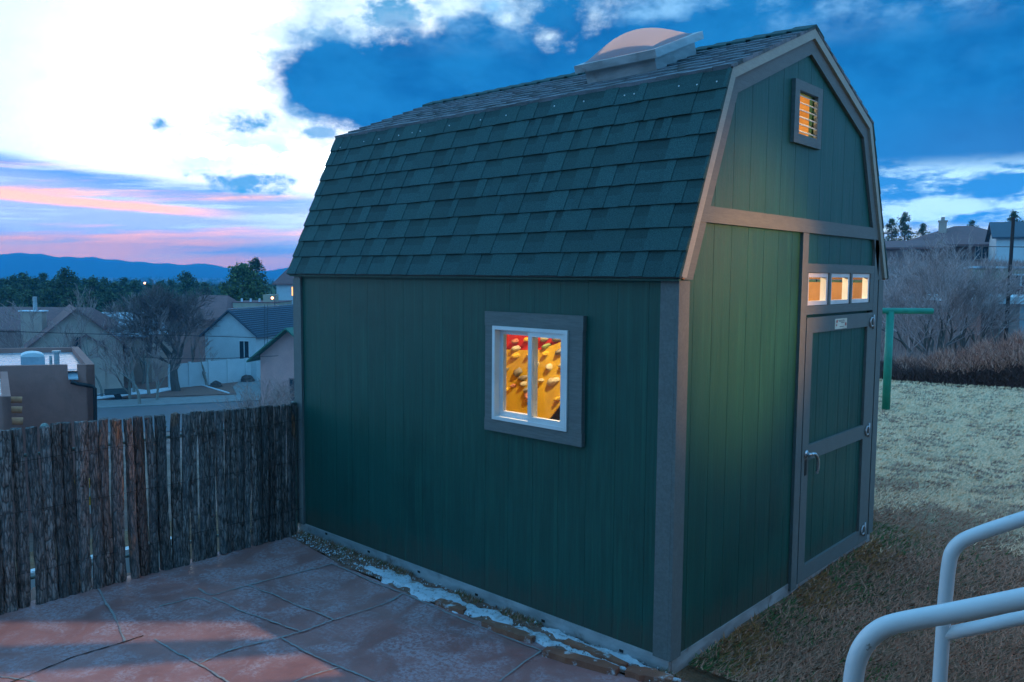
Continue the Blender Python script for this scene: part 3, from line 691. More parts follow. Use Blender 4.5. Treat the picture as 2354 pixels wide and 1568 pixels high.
for (q,rx,rz_,mt) in holds:
    rx*=.84; rz_*=.8
    p=onY(*cw(*q),YW-.01 if q[1]>470 or q[0]<600 else YW+.0); mb=MB(); n=14; a0=R.uniform(.3,.7); sx=[R.uniform(.75,1.15) for _ in range(n)]
    for k,(s,d) in enumerate(((1,0.02),(.95,-.012),(.7,-.035),(.3,-.05))):
        for i in range(n):
            a=2*math.pi*i/n; u=math.cos(a)*rx*s*sx[i]; v=math.sin(a)*rz_*s*sx[i]
            mb.v.append((p.x+u*math.cos(a0)-v*math.sin(a0),p.y+d,p.z+u*math.sin(a0)+v*math.cos(a0)))
    for k in range(3):
        for i in range(n): mb.face((k*n+i,k*n+(i+1)%n,(k+1)*n+(i+1)%n,(k+1)*n+i))
    mb.face([3*n+i for i in range(n)])
    mb.build('climbing_hold',mt,cl,smooth=True)
# shed ceiling lamp
lampf=thing('ceiling_bulb','bare warm bulb hanging inside the green shed','lamp',(-1.5,1.3,2.75))
mb=MB(); mb.tube([(0,0,.0),(0,0,.06)],.02,10); mb.tube([(0,0,.06),(0,0,.75)],.004,6); mb.build('bulb_socket','white_vinyl',lampf)
def light(kind,name,loc,energy,col,size=.1,**kw):
    l=bpy.data.lights.new(name,kind); l.energy=energy; l.color=col
    if kind in('POINT','SPOT'): l.shadow_soft_size=size
    for k,v in kw.items(): setattr(l,k,v)
    o=bpy.data.objects.new(name,l); COL.objects.link(o); o.location=loc; return o
# ------------------------------------------------------------------ fence of upright poles
fence=thing('pole_fence','rustic fence of upright bark covered poles along the patio edge','fence',(-3.5,-1.2,0))
def ftop(y):
    P=[(-3.2,1.14),(-2.17,1.15),(-1.61,1.145),(-1.16,1.12),(-1.06,1.125),(-.59,1.105),(-.05,1.085)]
    for (a,b_),(c_,d_) in zip(P,P[1:]):
        if y<=c_: return b_+(d_-b_)*(y-a)/(c_-a)
    return 1.08
def picket(y,r,tilt,top,bot,x):
    mb=MB(); n=11; K=18; sh=[R.uniform(.82,1.15) for _ in range(n)]; V0=len(mb.v); ph=R.uniform(0,6)
    for k in range(K+1):
        t=k/K; z=bot+(top-bot)*t; rr=r*(1.06-.16*t); oy=tilt*(1-t)+.006*math.sin(ph+t*5); ox=.005*math.sin(ph*2+t*4)
        for j in range(n):
            a=2*math.pi*j/n; q=rr*sh[j]*(1+R.uniform(-.09,.09)); mb.v.append((x+ox+math.cos(a)*q,y+oy+math.sin(a)*q,z+(R.uniform(-.006,.006) if k==K else 0)))
    for k in range(K):
        for j in range(n): mb.face((k*n+j,k*n+(j+1)%n,(k+1)*n+(j+1)%n,(k+1)*n+j))
    mb.v.append((x,y,top+.004)); c_=len(mb.v)-1
    for j in range(n): mb.face((K*n+j,K*n+(j+1)%n,c_))
    o=mb.build('picket','picket_bark',None,smooth=False); o.data.transform(Matrix.Translation((3.5,1.2,0))); o.parent=fence; return o
y=-3.1
while y<-1.165:
    r=R.choice((.030,.034,.038,.042,.046)); r=min(r,(-1.13-y)/2+.01); picket(y+r,r,R.uniform(-.012,.012)+(.02 if y>-1.5 else 0),ftop(y)+R.uniform(-.007,.007),R.uniform(-.03,.0),-3.5+R.uniform(-.008,.008)); y+=2*r+R.choice((.0,.0,.002,.004,.009))-.003
y=-1.085
while y<-.10:
    r=R.choice((.022,.025,.028,.032,.035)); r=.036 if y==-1.085 else r; picket(y+r,r,R.uniform(-.01,.01)-(.03 if y<-1.0 else 0),ftop(y)+R.uniform(-.008,.008),R.uniform(-.02,.01),-3.49+R.uniform(-.008,.008)); y+=2*r+R.choice((.0,.0,.002,.004,.008))-.003
for yy,zt in ((-1.125,1.06),(-.045,1.07),(-1.90,1.13)):
    mb=MB(); mb.tube([(-.045,yy+1.2,-.6),(-.045,yy+1.2,zt-.03)],.021,12); mb.tube([(-.045,yy+1.2,zt-.035),(-.045,yy+1.2,zt-.02)],.026,12); po=mb.build('metal_post','old_metal',fence,smooth=False)
    mb=MB(); n=10
    pts=[(-.045,yy+1.2,zt-.02+.05*(1-math.cos(math.pi*i/n))/2) for i in range(n+1)]; mb.tube(pts,[.0255*max(.08,math.sin(math.pi*i/n)) for i in range(n+1)],12); mb.build('ball_cap','old_metal',po,smooth=True)
for z in (.95,.62,.22):
    mb=MB(); mb.tube([(.035,-1.95+i*.12,z+R.uniform(-.006,.006)) for i in range(27)],.0016,5); mb.build('binding_wire','black',fence)
mb=MB(); mb.tube([(-.045,-2.,.98),(-.045,1.15,.94)],.012,8); mb.tube([(-.045,-2.,.18),(-.045,1.15,.12)],.012,8); mb.build('back_rail','old_metal',fence)
# striped object behind fence
mb=MB(); P0=onX(150,1175,-4.6)
for i in range(4):
    mb.box(-4.65,P0.y-.04+i*.0+0,P0.z+.15-.07*i,-4.6,P0.y+.30,P0.z+.22-.07*i-.001,i%2)
tag(mb.build('striped_cushion',['striped_yellow','striped_white']),'yellow and white striped cushion glimpsed through the fence gaps','cushion')
mb=MB(); mb.box(-4.75,P0.y-.3,-1.2,-4.66,P0.y+.9,P0.z-.45); tag(mb.build('low_bench','far_white'),'pale low bench glimpsed through gaps behind the pole fence','bench')
# ------------------------------------------------------------------ handrails
def rail(pts,D,rad): return smooth_path([at(x,y,D) for x,y in pts],5)
A=[(1961,1568),(1969,1521),(1986,1483),(2016,1452),(2060,1433),(2171,1412),(2254,1396),(2354,1376)]
ra=thing('hand_rail','white bent tube handrail closest to the camera at lower right','handrail',group='white steel handrails by the steps')
pa=rail(A,1.9,.021); lo=pa[0]; hi=pa[-1]; dr=(pa[-1]-pa[-4]).normalized()
mb=MB(); mb.tube([(lo.x,lo.y-.0,0.),(lo.x,lo.y,lo.z*.5)]+pa+[hi+dr*.5,hi+dr*.95],.0212,18); mb.build('rail_tube','white_tube',ra,smooth=True)
B=[(2160,1568),(2166,1480),(2171,1400),(2175,1355),(2181,1300),(2190,1267),(2213,1243),(2254,1225),(2310,1206),(2354,1192)]
rb=thing('hand_rail','white bent tube handrail with a lower bar standing behind the nearer rail','handrail',group='white steel handrails by the steps')
pb=rail(B,2.72,.02); lo2=pb[0]; hi2=pb[-1]; dr2=(pb[-1]-pb[-4]).normalized()
mb=MB(); mb.tube([(lo2.x,lo2.y,0.),(lo2.x,lo2.y,lo2.z*.5)]+pb+[hi2+dr2*.5,hi2+dr2*.95],.0205,18); mb.build('rail_tube','white_tube',rb,smooth=True)
pc=[at(x,y,2.72) for x,y in ((2168,1458),(2254,1441),(2354,1419))]
mb=MB(); mb.tube(pc+[pc[-1]+(pc[-1]-pc[-2]).normalized()*.9],.0195,16); mb.build('lower_bar','white_tube',rb,smooth=True)
for z,(rr_,hh_) in ((lo,(ra,hi+dr*.85)),(lo2,(rb,hi2+dr2*.85))):
    mb=MB(); mb.tube([(hh_.x,hh_.y,0.),(hh_.x,hh_.y,hh_.z)],.02,14); mb.build('rail_post','white_tube',rr_,smooth=True)
# ------------------------------------------------------------------ clothes-line post
tp=thing('clothesline_post','green T shaped steel clothesline post on the dry lawn','clothesline post',tuple(azpos(2050,14.5,0)))
base=Vector(tp.location); 
mb=MB(); mb.tube([(0,0,-.05),(0,0,1.60)],.062,18); mb.build('post','green_tube',tp,smooth=True)
lat=cR.copy(); lat.z=0; lat.normalize(); mb=MB(); mb.tube([tuple(-lat*.68+Vector((0,0,1.605))),tuple(lat*.68+Vector((0,0,1.605)))],.048,16); mb.build('cross_arm','green_tube',tp,smooth=False)
# ------------------------------------------------------------------ trees
def branchy(seed,height,levels=5,spread=.55,nsub=3,r0=.16,stems=1,up=.25,minr=.008,lean=None,first=.22,decay=.74):
    rr=random.Random(seed); trunk=MB(); tw=MB()
    def grow(p,d,length,r,lv):
        k=4 if lv<2 else 3; pts=[p]; q=p.copy(); dd=d.copy()
        for i in range(k):
            dd=(dd+Vector((rr.gauss(0,.13),rr.gauss(0,.13),rr.gauss(0,.08)+up*.12))).normalized(); q=q+dd*(length/k); pts.append(q.copy())
        r2=max(minr,r*.55); rad=[r+(r2-r)*i/k for i in range(k+1)]
        tgt=trunk if lv<2 else tw; tgt.tube(pts,rad,6 if lv<2 else 3,cap=False,t=rr.random())
        if lv>=levels: return
        n=nsub+(1 if lv>=2 else 0)+(rr.random()<.5)
        for i in range(n):
            j=rr.randint(1,k) if i else k; b_=pts[j]
            ang=rr.uniform(0,6.28); s=spread*rr.uniform(.5,1.25); o=dd.orthogonal().normalized(); o2=dd.cross(o)
            nd=(dd*math.cos(s)+(o*math.cos(ang)+o2*math.sin(ang))*math.sin(s)+Vector((0,0,up*.3))).normalized()
            grow(b_,nd,length*rr.uniform(decay-.14,decay+.06),max(minr,rad[j]*rr.uniform(.55,.8)),lv+1)
    for s in range(stems):
        a=6.28*s/stems+rr.random(); l=.0 if stems==1 else rr.uniform(.12,.5)
        d=Vector((math.cos(a)*l,math.sin(a)*l,1)).normalized()
        grow(Vector((0,0,0)),d,height*first*(1.2 if stems>1 else 1),r0*(1 if stems==1 else .6),0)
    return trunk,tw
def scale_mb(mb,h):
    zm=max(v[2] for v in mb.v); return zm
def bare_tree(label,loc,h,seed,barkm='tree_bark',twm='twigs',name='bare_tree',cat='tree',group=None,**kw):
    t,w=branchy(seed,h,**kw); zm=max(max(v[2] for v in t.v),max([v[2] for v in w.v] or [0])); s=h/zm
    for mb in (t,w): mb.v=[(v[0]*s*1.0,v[1]*s*1.0,v[2]*s) for v in mb.v]
    o=thing(name,label,cat,loc,0,group); t.build('trunk',barkm,o); w.build('crown',twm,o,tone=True); return o
def put(o,loc,label,rz=None,s=1.,group=None):
    c=copytree(o); c.location=loc; c.rotation_euler=(0,0,R.uniform(0,6.28) if rz is None else rz); c.scale=(s,s,s); c['label']=label
    return c
# big bare tree left of the white house
zz=-11.
bare_tree('large bare many branched tree beside the pale walled house',tuple(azpos(398,97,zz)),12.0,19,'tree_bark','dark_twigs',levels=6,nsub=3,spread=.6,r0=.28,up=.18,minr=.010,first=.2)
# pine prototypes
def pine_meshes(seed,h,style=0):
    rr=random.Random(seed); tr=MB(); tr.tube([(0,0,-.5),(0.02*h,0,h*.5),(0,0,h*.97)],[h*.022,h*.015,h*.003],7)
    V=[];F=[];T=[]
    nb=26 if style==0 else 40
    for i in range(nb):
        t=(i+rr.random())/nb; z=h*((.28+.72*t) if style==0 else (.08+.9*t))
        if style==0: rad=h*.23*(math.sin(math.pi*min(1,(t*.8+.22)))**.7)*rr.uniform(.5,1.15)
        else: rad=h*.36*math.sqrt(max(.03,1-(t*1.0)**2.2))*rr.uniform(.75,1.05)
        for b_ in range(4 if style==0 else 9):
            a=rr.uniform(0,6.28); rd=rad*rr.uniform(.35,1.); c_=Vector((math.cos(a)*rd,math.sin(a)*rd,z+rr.uniform(-.03,.03)*h))
            if style==0: tr.tube([(0,0,z-.02*h),tuple(c_)],[h*.004,h*.0015],3,cap=False)
            cs=h*rr.uniform(.035,.07)*(1.15 if style else 1)
            for k in range(26):
                u=Vector((rr.gauss(0,1),rr.gauss(0,1),rr.gauss(0,.6))); u=u.normalized()*rr.random()**.4*cs; p=c_+u; s=h*rr.uniform(.008,.017)
                d1=Vector((rr.gauss(0,1),rr.gauss(0,1),rr.gauss(0,1))).normalized()*s; d2=Vector((rr.gauss(0,1),rr.gauss(0,1),rr.gauss(0,1))).normalized()*s
                q=len(V); V+= [tuple(p-d1),tuple(p+d1*.6+d2),tuple(p+d1-d2)]; F.append((q,q+1,q+2)); T.append(rr.uniform(0,1)*(.5+.5*(u.z>0)))
    return tr,V,F,T
def pine(label,loc,h,seed,style=0,nm='pine_needles',name='pine_tree',group=None,rz=0):
    tr,V,F,T=pine_meshes(seed,h,style); o=thing(name,label,'tree',loc,rz,group); tr.build('trunk','tree_bark',o); mesh_np('crown',V,F,nm,o,tone=T); return o
G1='pine trees of the dark wood behind the houses'
protos=[pine('x',(0,0,0),13,s,0,group=G1) for s in (21,22,23,24)]
used=[0]*4
row=[(8,168,642),(30,175,632),(52,182,628),(76,178,638),(100,190,630),(124,170,640),(150,150,617),(172,195,636),(196,185,642),(215,160,636),(240,190,640),(262,178,648),(285,195,640),(310,185,642),(338,200,652),(365,190,650),(392,205,645),(418,195,650),(428,180,626),(450,200,648),(470,190,650),
 (20,150,660),(64,145,668),(110,150,664),(160,145,672),(206,142,668),(250,150,670),(300,148,672),(345,150,675),(440,152,668),(470,148,672)]
names=['at the left edge of the picture','behind the chimney of the brown roofed house','with a rounded top behind the brown roof','above the brown roof','standing out over the mountain foot','left of the tallest umbrella crowned pine','with an umbrella crown rising highest above the brown roof','just right of the umbrella crowned pine','behind the pointed stucco gable','with a broad crown right of the stucco gable']
for i,(px,D,ty) in enumerate(row):
    gz=hz(*azpos(px,D,0)[:2]); top=at(px,ty,D).z; h=top-gz; k=i%4; s=h/13.
    nm_='dark pine '+(names[i] if i<10 else ('in the front line of the wood at %s of the roofs'%('the left','the middle','the right')[min(2,int(px/170))] if i>20 else 'in the back line of the wood near the snowy roof'))
    if used[k]==0: o=protos[k]; used[k]=1
    else: o=copytree(protos[k])
    o.location=(*azpos(px,D,0)[:2],gz-.3); o.rotation_euler=(0,0,R.uniform(0,6.28)); o.scale=(s*R.uniform(.95,1.35),s*R.uniform(.95,1.35),s); o['label']=nm_; o['group']=G1
# big rounded evergreen
D=135; gz=hz(*azpos(556,D,0)[:2]); h=at(550,607,D).z-gz
o=pine('broad rounded dark evergreen rising behind the blue tiled house',(*azpos(556,D,0)[:2],gz),h,31,1,'cedar_needles','evergreen_tree'); o.scale=(1.0,1.0,1)
h=at(592,596,160).z-hz(*azpos(592,160,0)[:2]); pine('thin topped pine just right of the broad rounded evergreen',(*azpos(590,160,0)[:2],-12),h,32,0)
# far wood
V=[];F=[];T=[]
rr=random.Random(9)
for i in range(2600):
    D=210*(2900/210)**(rr.random()**1.1); px=rr.uniform(-120,760); p=azpos(px,D,0); g_=hz(p.x,p.y); h=rr.uniform(7,12)*(.8 if D>800 else 1); w=h*rr.uniform(.3,.55)
    n=34 if D<500 else 14
    for k in range(n):
        t=rr.random()**.8; a=rr.uniform(0,6.28); rd=w*math.sin(math.pi*min(1,t*.75+.25))*rr.random()**.4; c_=Vector((p.x+math.cos(a)*rd,p.y+math.sin(a)*rd,g_+h*t)); s=h*.09*(1 if n>20 else 1.7)
        q=len(V)
        for _ in range(3): V.append((c_.x+rr.gauss(0,s),c_.y+rr.gauss(0,s),c_.z+rr.gauss(0,s)))
        F.append((q,q+1,q+2)); T.append(rr.random())
for i in range(1500):
    D=150*(700/150)**rr.random(); px=rr.uniform(2000,2420); p=azpos(px,D,0); g_=hz(p.x,p.y); h=rr.uniform(1,3)
    for k in range(10):
        a=rr.uniform(0,6.28); q=len(V); s=.3
        c_=Vector((p.x+math.cos(a)*h*.5,p.y+math.sin(a)*h*.5,g_+h*rr.random()))
        for _ in range(3): V.append((c_.x+rr.gauss(0,s),c_.y+rr.gauss(0,s),c_.z+rr.gauss(0,s)))
        F.append((q,q+1,q+2)); T.append(rr.random())
tag(mesh_np('far_wood',V,F,'forest_green',tone=T),'distant dark wood stretching to the foot of the mountains','wood',kind='stuff')
# ------------------------------------------------------------------ houses
def gable_house(root,Ln,Wd,h,rise,wallm,roofm,oh=.5,rt=.18,name='roof'):
    """local frame: ridge along +X from 0 to Ln, gable at x=0, centred on y=0"""
    mb=MB(); w=Wd/2
    mb.prism([(0,-w,-1),(0,w,-1),(0,w,h),(0,0,h+rise),(0,-w,h)],(Ln,0,0)); wl=mb.build('wall',wallm,root)
    mb=MB(); k=rise/w
    for s in (-1,1):
        a=(0,0,h+rise+.02); b_=(0,s*(w+oh),h-oh*k+.02)
        mb.prism([(-oh,0,a[2]),(-oh,b_[1],b_[2]),(-oh,b_[1],b_[2]+rt),(-oh,0,a[2]+rt)],(Ln+2*oh,0,0))
    rf=mb.build(name,roofm,root); return wl,rf
def hip_house(root,Ln,Wd,h,rise,wallm,roofm,oh=.5,rl=None):
    mb=MB(); mb.box(-Ln/2,-Wd/2,-1.5,Ln/2,Wd/2,h); wl=mb.build('wall',wallm,root)
    mb=MB(); a=Ln/2+oh; b_=Wd/2+oh; r=(rl if rl is not None else max(0.,Ln-Wd))/2; z=h+.02
    vs=[(-a,-b_,z),(a,-b_,z),(a,b_,z),(-a,b_,z),(-r,0,z+rise),(r,0,z+rise)]; k=len(mb.v); mb.v+=vs
    for q in ((0,1,5,4),(1,2,5),(2,3,4,5),(3,0,4),(3,2,1,0)): mb.face([k+i for i in q])
    mb.box(-a,-b_,z-.18,a,b_,z-.005); rf=mb.build('roof',roofm,root); return wl,rf
def window(root,x0,z0,x1,z1,axis,pos,glass='dark_glass',fr='far_white',w=.09,mull=True):
    f=MB(); d=.06
    def bx(a,c_,b_,e): 
        if axis=='x': f.box(pos-d,a,c_,pos+d,b_,e)
        else: f.box(a,pos-d,c_,b_,pos+d,e)
    bx(x0,z0,x0+w,z1); bx(x1-w,z0,x1,z1); bx(x0+w,z0,x1-w,z0+w); bx(x0+w,z1-w,x1-w,z1)
    if mull: bx((x0+x1)/2-w/2,z0+w,(x0+x1)/2+w/2,z1-w)
    o=f.build('window',fr,root); g_=MB(); 
    if axis=='x': g_.box(pos-.03,x0+w,z0+w,pos+.03,x1-w,z1-w)
    else: g_.box(x0+w,pos-.03,z0+w,x1-w,pos+.03,z1-w)
    g_.build('pane',glass,o); return o
MATS['pane_dark']=mat('pane_dark',(.03,.045,.055),rough=.15,bump=0)
def angle(v): return math.atan2(v.y,v.x)
# white house with blue tiles
Pf=at(528,712,105); Pb=at(690,703,121); e1=Pb-Pf; Ln=math.hypot(e1.x,e1.y)+2
h2=thing('tiled_house','pale two storey house with blue tiled gable roof behind the white wall','house',(Pf.x,Pf.y,-11),angle(e1))
rz_=Pf.z+11; wl,rf=gable_house(h2,Ln,6.9,rz_-3.0,2.8,'stucco_pale','roof_tile_blue')
mb=MB()
for s in (-1,):
    for i in range(14):
        for j in range(46):
            u=(i+.5)/14; y=s*(u*(6.9/2+.5)); z=rz_-.0+.2-2.8*u*(3.95/3.45)+.0; x=-.4+j*(Ln+.8)/46
            mb.box(x,y-.07,z-.02,x+(Ln+.8)/46*.7,y+.12,z+.06)
mb.build('roof_tile','roof_metal',rf)
window(h2,-2.6,2.5,-1.2,4.9,'x',-.06,'pane_dark')
mb=MB(); mb.box(-.03,-3.45,3.2+2.3,-.01,3.45,3.25+2.3); mb.build('trim_line','far_white',h2)
# front wing with ribbed metal roof
Pf=at(640,744,92); Pb=at(610,738,104)
wg=thing('garage_wing','low wing with pale blue ribbed roof in front of the blue tiled house','garage',(*azpos(660,97,0)[:2],-11),angle(e1)-1.57)
mb=MB(); gable_house(wg,9,7,2.9,2.3,'stucco_pale','roof_metal',.4)
mb=MB()
for i in range(9): mb.box(-.4,-3.8+i*.42,0,9.4,-3.74+i*.42,0)
mb=MB()
for i in range(9):
    u=(i+.5)/9; yy=-u*3.9; z=5.2+.22-2.3*u*(3.9/3.5); mb.box(-.4,yy-.05,z-.05,9.4,yy+.06,z+.1)
mb.build('roof_rib','roof_slate',wg)
# stucco gabled house at left
Pp=at(175,708,97)
h1=thing('stucco_house','tan stucco house with pointed gable and snow dusted roof','house',(Pp.x,Pp.y,-11),angle(Vector((cF.x,cF.y,0)))+.55)
hh=Pp.z+11; gable_house(h1,11,8.6,hh-3.9,3.7,'stucco_tan','roof_brown',.5)
window(h1,-.35,hh-4.4,.5,hh-3.0,'x',-.06,'pane_dark','stucco_brown',mull=False); window(h1,-2.6,hh-5.2,-1.8,hh-3.5,'x',-.06,'pane_dark','stucco_brown',mull=False)
s1_=thing('long_house','long house wing with snow whitened roof behind the pointed stucco gable','house',tuple(azpos(245,112,-11)),angle(Vector((cR.x,cR.y,0)))+.1)
hip_house(s1_,13,9,at(250,765,112).z+11,at(250,722,112).z-at(250,765,112).z+.2,'stucco_tan','roof_snowy',.4,rl=9)
s2_=thing('long_house','long brown roofed house with block chimney at the left edge','house',tuple(azpos(60,110,-11)),angle(Vector((cR.x,cR.y,0))))
wl,rf=hip_house(s2_,17,9,at(60,752,110).z+11,at(60,706,110).z-at(60,752,110).z,'stucco_brown','roof_brown',.4,rl=15)
ch=MB(); p=at(77,716,103); q=Vector(s2_.location); loc=Matrix.Rotation(-s2_.rotation_euler.z,4,'Z')@(p-q); ch.box(loc.x-1.15,loc.y-.5,3.,loc.x+1.15,loc.y+.5,loc.z); co_=ch.build('chimney','stucco_tan',rf)
mb=MB(); mb.tube([(loc.x+.2,loc.y,loc.z),(loc.x+.2,loc.y,loc.z+1.6)],.22,10); mb.build('chimney_pipe','galvanised',co_); mb=MB(); mb.box(loc.x-1.3,loc.y-.6,loc.z,loc.x+1.3,loc.y+.6,loc.z+.12); mb.build('chimney_cap','snow',co_)
pr=thing('entry_porch','small gabled entry porch in front of the pointed stucco house','porch',tuple(azpos(193,97,-11)),angle(Vector((cF.x,cF.y,0)))+.5)
gable_house(pr,4,3.4,at(193,800,97).z+11,1.3,'stucco_tan','roof_brown',.35)
# brown roof house behind
b3=thing('brown_house','brown hip roofed house between the bare tree and the big evergreen','house',tuple(azpos(493,128,-11.3)),angle(Vector((cR.x,cR.y,0)))-.3)
hip_house(b3,9,8,at(500,730,128).z+11.3,at(500,679,128).z-at(500,730,128).z,'stucco_brown','roof_brown',.6,rl=4.5)
# tall tan house with lit window
D=135; gz=-11.5; t4=thing('tall_house','tall mauve walled house with one lit window beside the shed edge','house',tuple(azpos(690,D,gz)),angle(Vector((cR.x,cR.y,0))))
ev=at(660,652,D).z-gz; hip_house(t4,5.9,6,ev,at(670,600,D).z-at(670,652,D).z,'stucco_pale','roof_brown',.5,rl=1.5)
f_=at(676,669,D-3.1).z-gz; lc=(Matrix.Rotation(-t4.rotation_euler.z,4,'Z')@(at(676,669,D-3)-Vector(t4.location))).x
window(t4,lc-.45,f_-.8,lc+.35,f_+.7,'y',-3.04,'lit_window','far_white',.06)
lw=thing('low_house','low tan building with roof vents beside a glowing street light','house',tuple(azpos(604,128,-11.2)),angle(Vector((cR.x,cR.y,0))))
mb=MB(); zt_=at(604,694,128).z+11.2; mb.box(-3.2,-4,-1,3.2,4,zt_); mb.box(1.2,-4,zt_,2.6,-1,zt_+1.2); mb.build('wall','stucco_cream',lw); mb=MB(); mb.box(-3.3,-4.1,zt_,3.3,4.1,zt_+.12); mb.build('roof','roof_brown',lw); mb=MB()
for x in (-2.2,-.9,.4):
    mb=MB(); mb.tube([(x,-3,zt_+.12),(x,-3,zt_+.6)],.15,8); mb.build('roof_vent','snow',lw)
# pink stucco house with green roof
Pp=at(668,752,78); e5=Vector((cF.x,cF.y,0)); h5=thing('green_roofed_house','pinkish stucco house with green roof edge by the driveway','house',(Pp.x,Pp.y,-11),angle(e5)-.30)
gable_house(h5,9,6.6,Pp.z+11-2.7,2.5,'stucco_pink','roof_green',.9,.16); window(h5,-1.2,.9,.2,3.4,'x',-.06,'pane_dark','stucco_brown')
# white wall
wt_=thing('white_wall','long low white yard wall with posts below the blue tiled house','wall',(0,0,0)); A=azpos(384,99,-11); B=azpos(603,104.5,-11); d=(B-A).normalized(); n_=Vector((-d.y,d.x,0))*.1; hA=at(384,838,99).z+11; hB=at(600,822,104).z+11
mb=MB(); mb.hexa([A,B,B+n_,A+n_]+[q+Vector((0,0,h)) for q,h in ((A,hA),(B,hB),(B+n_,hB),(A+n_,hA))]); mb.build('wall_panel','far_white',wt_)
for i in range(6):
    q=A+(B-A)*(i/5); h=hA+(hB-hA)*i/5; mb=MB(); mb.box(q.x-.12,q.y-.16,-11,q.x+.12,q.y+.16,-11+h+.12); mb.build('post','far_white',wt_)
# boulders
def rock(label,p,r,seed):
    rr=random.Random(seed); mb=MB(); n=12
    for i in range(7):
        ph=math.pi*i/12
        for j in range(n): a=6.28*j/n; q=r*rr.uniform(.85,1.12); mb.v.append((math.cos(a)*math.cos(ph)*q,math.sin(a)*math.cos(ph)*q*.9,math.sin(ph)*q*.85-.05))
    for i in range(6):
        for j in range(n): mb.face((i*n+j,i*n+(j+1)%n,(i+1)*n+(j+1)%n,(i+1)*n+j))
    o=mb.build('boulder','boulder',smooth=False,loc=p); tag(o,label,'boulder',group='boulders before the white wall')
rock('brown boulder left in front of the white wall',tuple(azpos(491,99,-11)),.85,1); rock('darker boulder near the driveway end of the white wall',tuple(azpos(564,103,-11)),.95,2)
# ground sheets: road etc at z=-11
def sheet(name,mt,pts,z,th=.0,kind='structure',lab=None):
    P=[onZ(x,y,-11+z) for x,y in pts]; mb=MB()
    if th: mb.prism([(q.x,q.y,-11.02) for q in P],(0,0,z+.02))
    else: mb.poly([tuple(q) for q in P])
    o=mb.build(name,mt); return tag(o,kind=kind)
sheet('road','asphalt',[(-200,1000),(800,985),(800,908),(560,921),(222,937),(-200,955)],.02)
sheet('pavement','concrete',[(-200,955),(222,937),(560,921),(800,908),(800,897),(545,908),(222,921),(-200,938)],.13,.1)
sheet('driveway','concrete',[(545,908),(720,899),(720,862),(640,862),(598,867),(550,878),(535,889)],.03)
sheet('dirt_yard','dirt',[(330,866),(598,857),(600,866),(548,877),(533,890),(543,905),(222,918),(222,896)],.024)
mb=MB(); P=[onZ(x,y,-10.96) for x,y in ((223,918),(225,898),(262,900),(300,893),(340,898),(395,890),(400,896),(350,905),(300,908),(270,914))]; mb.prism([tuple(q) for q in P],(0,0,.06)); tag(mb.build('snow_patch','snow',smooth=False),kind='structure')
q0=onZ(440,878,-10.95);q1=onZ(527,904,-10.95); mb=MB(); mb.tube([q0,q1],.10,8); tag(mb.build('white_pole','snow'),'thin white pole lying on the bare ground by the driveway','pole')
# utility trailer
tr=thing('utility_trailer','small dark flatbed trailer parked under bare trees by the road','trailer',tuple(azpos(262,93,-11)),angle(Vector((cR.x,cR.y,0)))+.5)
mb=MB(); mb.box(-1.2,-.8,.55,1.2,.8,.65); mb.build('bed','trailer_steel',tr); mb=MB()
for s in (-1,1): mb.box(-1.2,s*.8-.03,.65,1.2,s*.8+.03,1.0)
mb.box(1.17,-.8,.65,1.22,.8,1.3); mb.build('side_rail','trailer_steel',tr)
for s in (-1,1): mb=MB(); mb.tube([(0,s*.92-.1,.32),(0,s*.92+.1,.32)],.32,14); mb.build('wheel','rubber',tr)
mb=MB(); mb.tube([(-1.2,-.5,.55),(-2.2,0,.5)],.04,6); mb.tube([(-1.2,.5,.55),(-2.2,0,.5)],.04,6); mb.build('drawbar','trailer_steel',tr)
# adobe house
ad=thing('adobe_house','flat roofed brown adobe house with pale wet roof just beyond the fence','house',(0,0,0))
TR_=at(217,838,33); FR=at(180,796,41.2); zt=TR_.z; ux=(Vector((FR.x,FR.y))-Vector((TR_.x,TR_.y))).normalized()
TL=at(-160,851,34.5); ul=(Vector((TL.x,TL.y))-Vector((TR_.x,TR_.y))); 
def V2(a,z): return (a[0],a[1],z)
nr=Vector((TR_.x,TR_.y)); fr_=Vector((FR.x,FR.y)); nl=nr+ul; fl=fr_+ul
mb=MB(); base_=-9.
# right wall, back wall, left wall as thick slabs
def wallseg(mb,a,b_,inn,z0,z1): 
    mb.hexa([V2(a,z0),V2(b_,z0),V2(b_+inn,z0),V2(a+inn,z0),V2(a,z1),V2(b_,z1),V2(b_+inn,z1),V2(a+inn,z1)])
ih=ul.normalized()*.28; iv=ux*.28
wallseg(mb,nr,fr_,ih,base_,zt); wallseg(mb,fr_,fl,-iv,base_,zt-.02); 
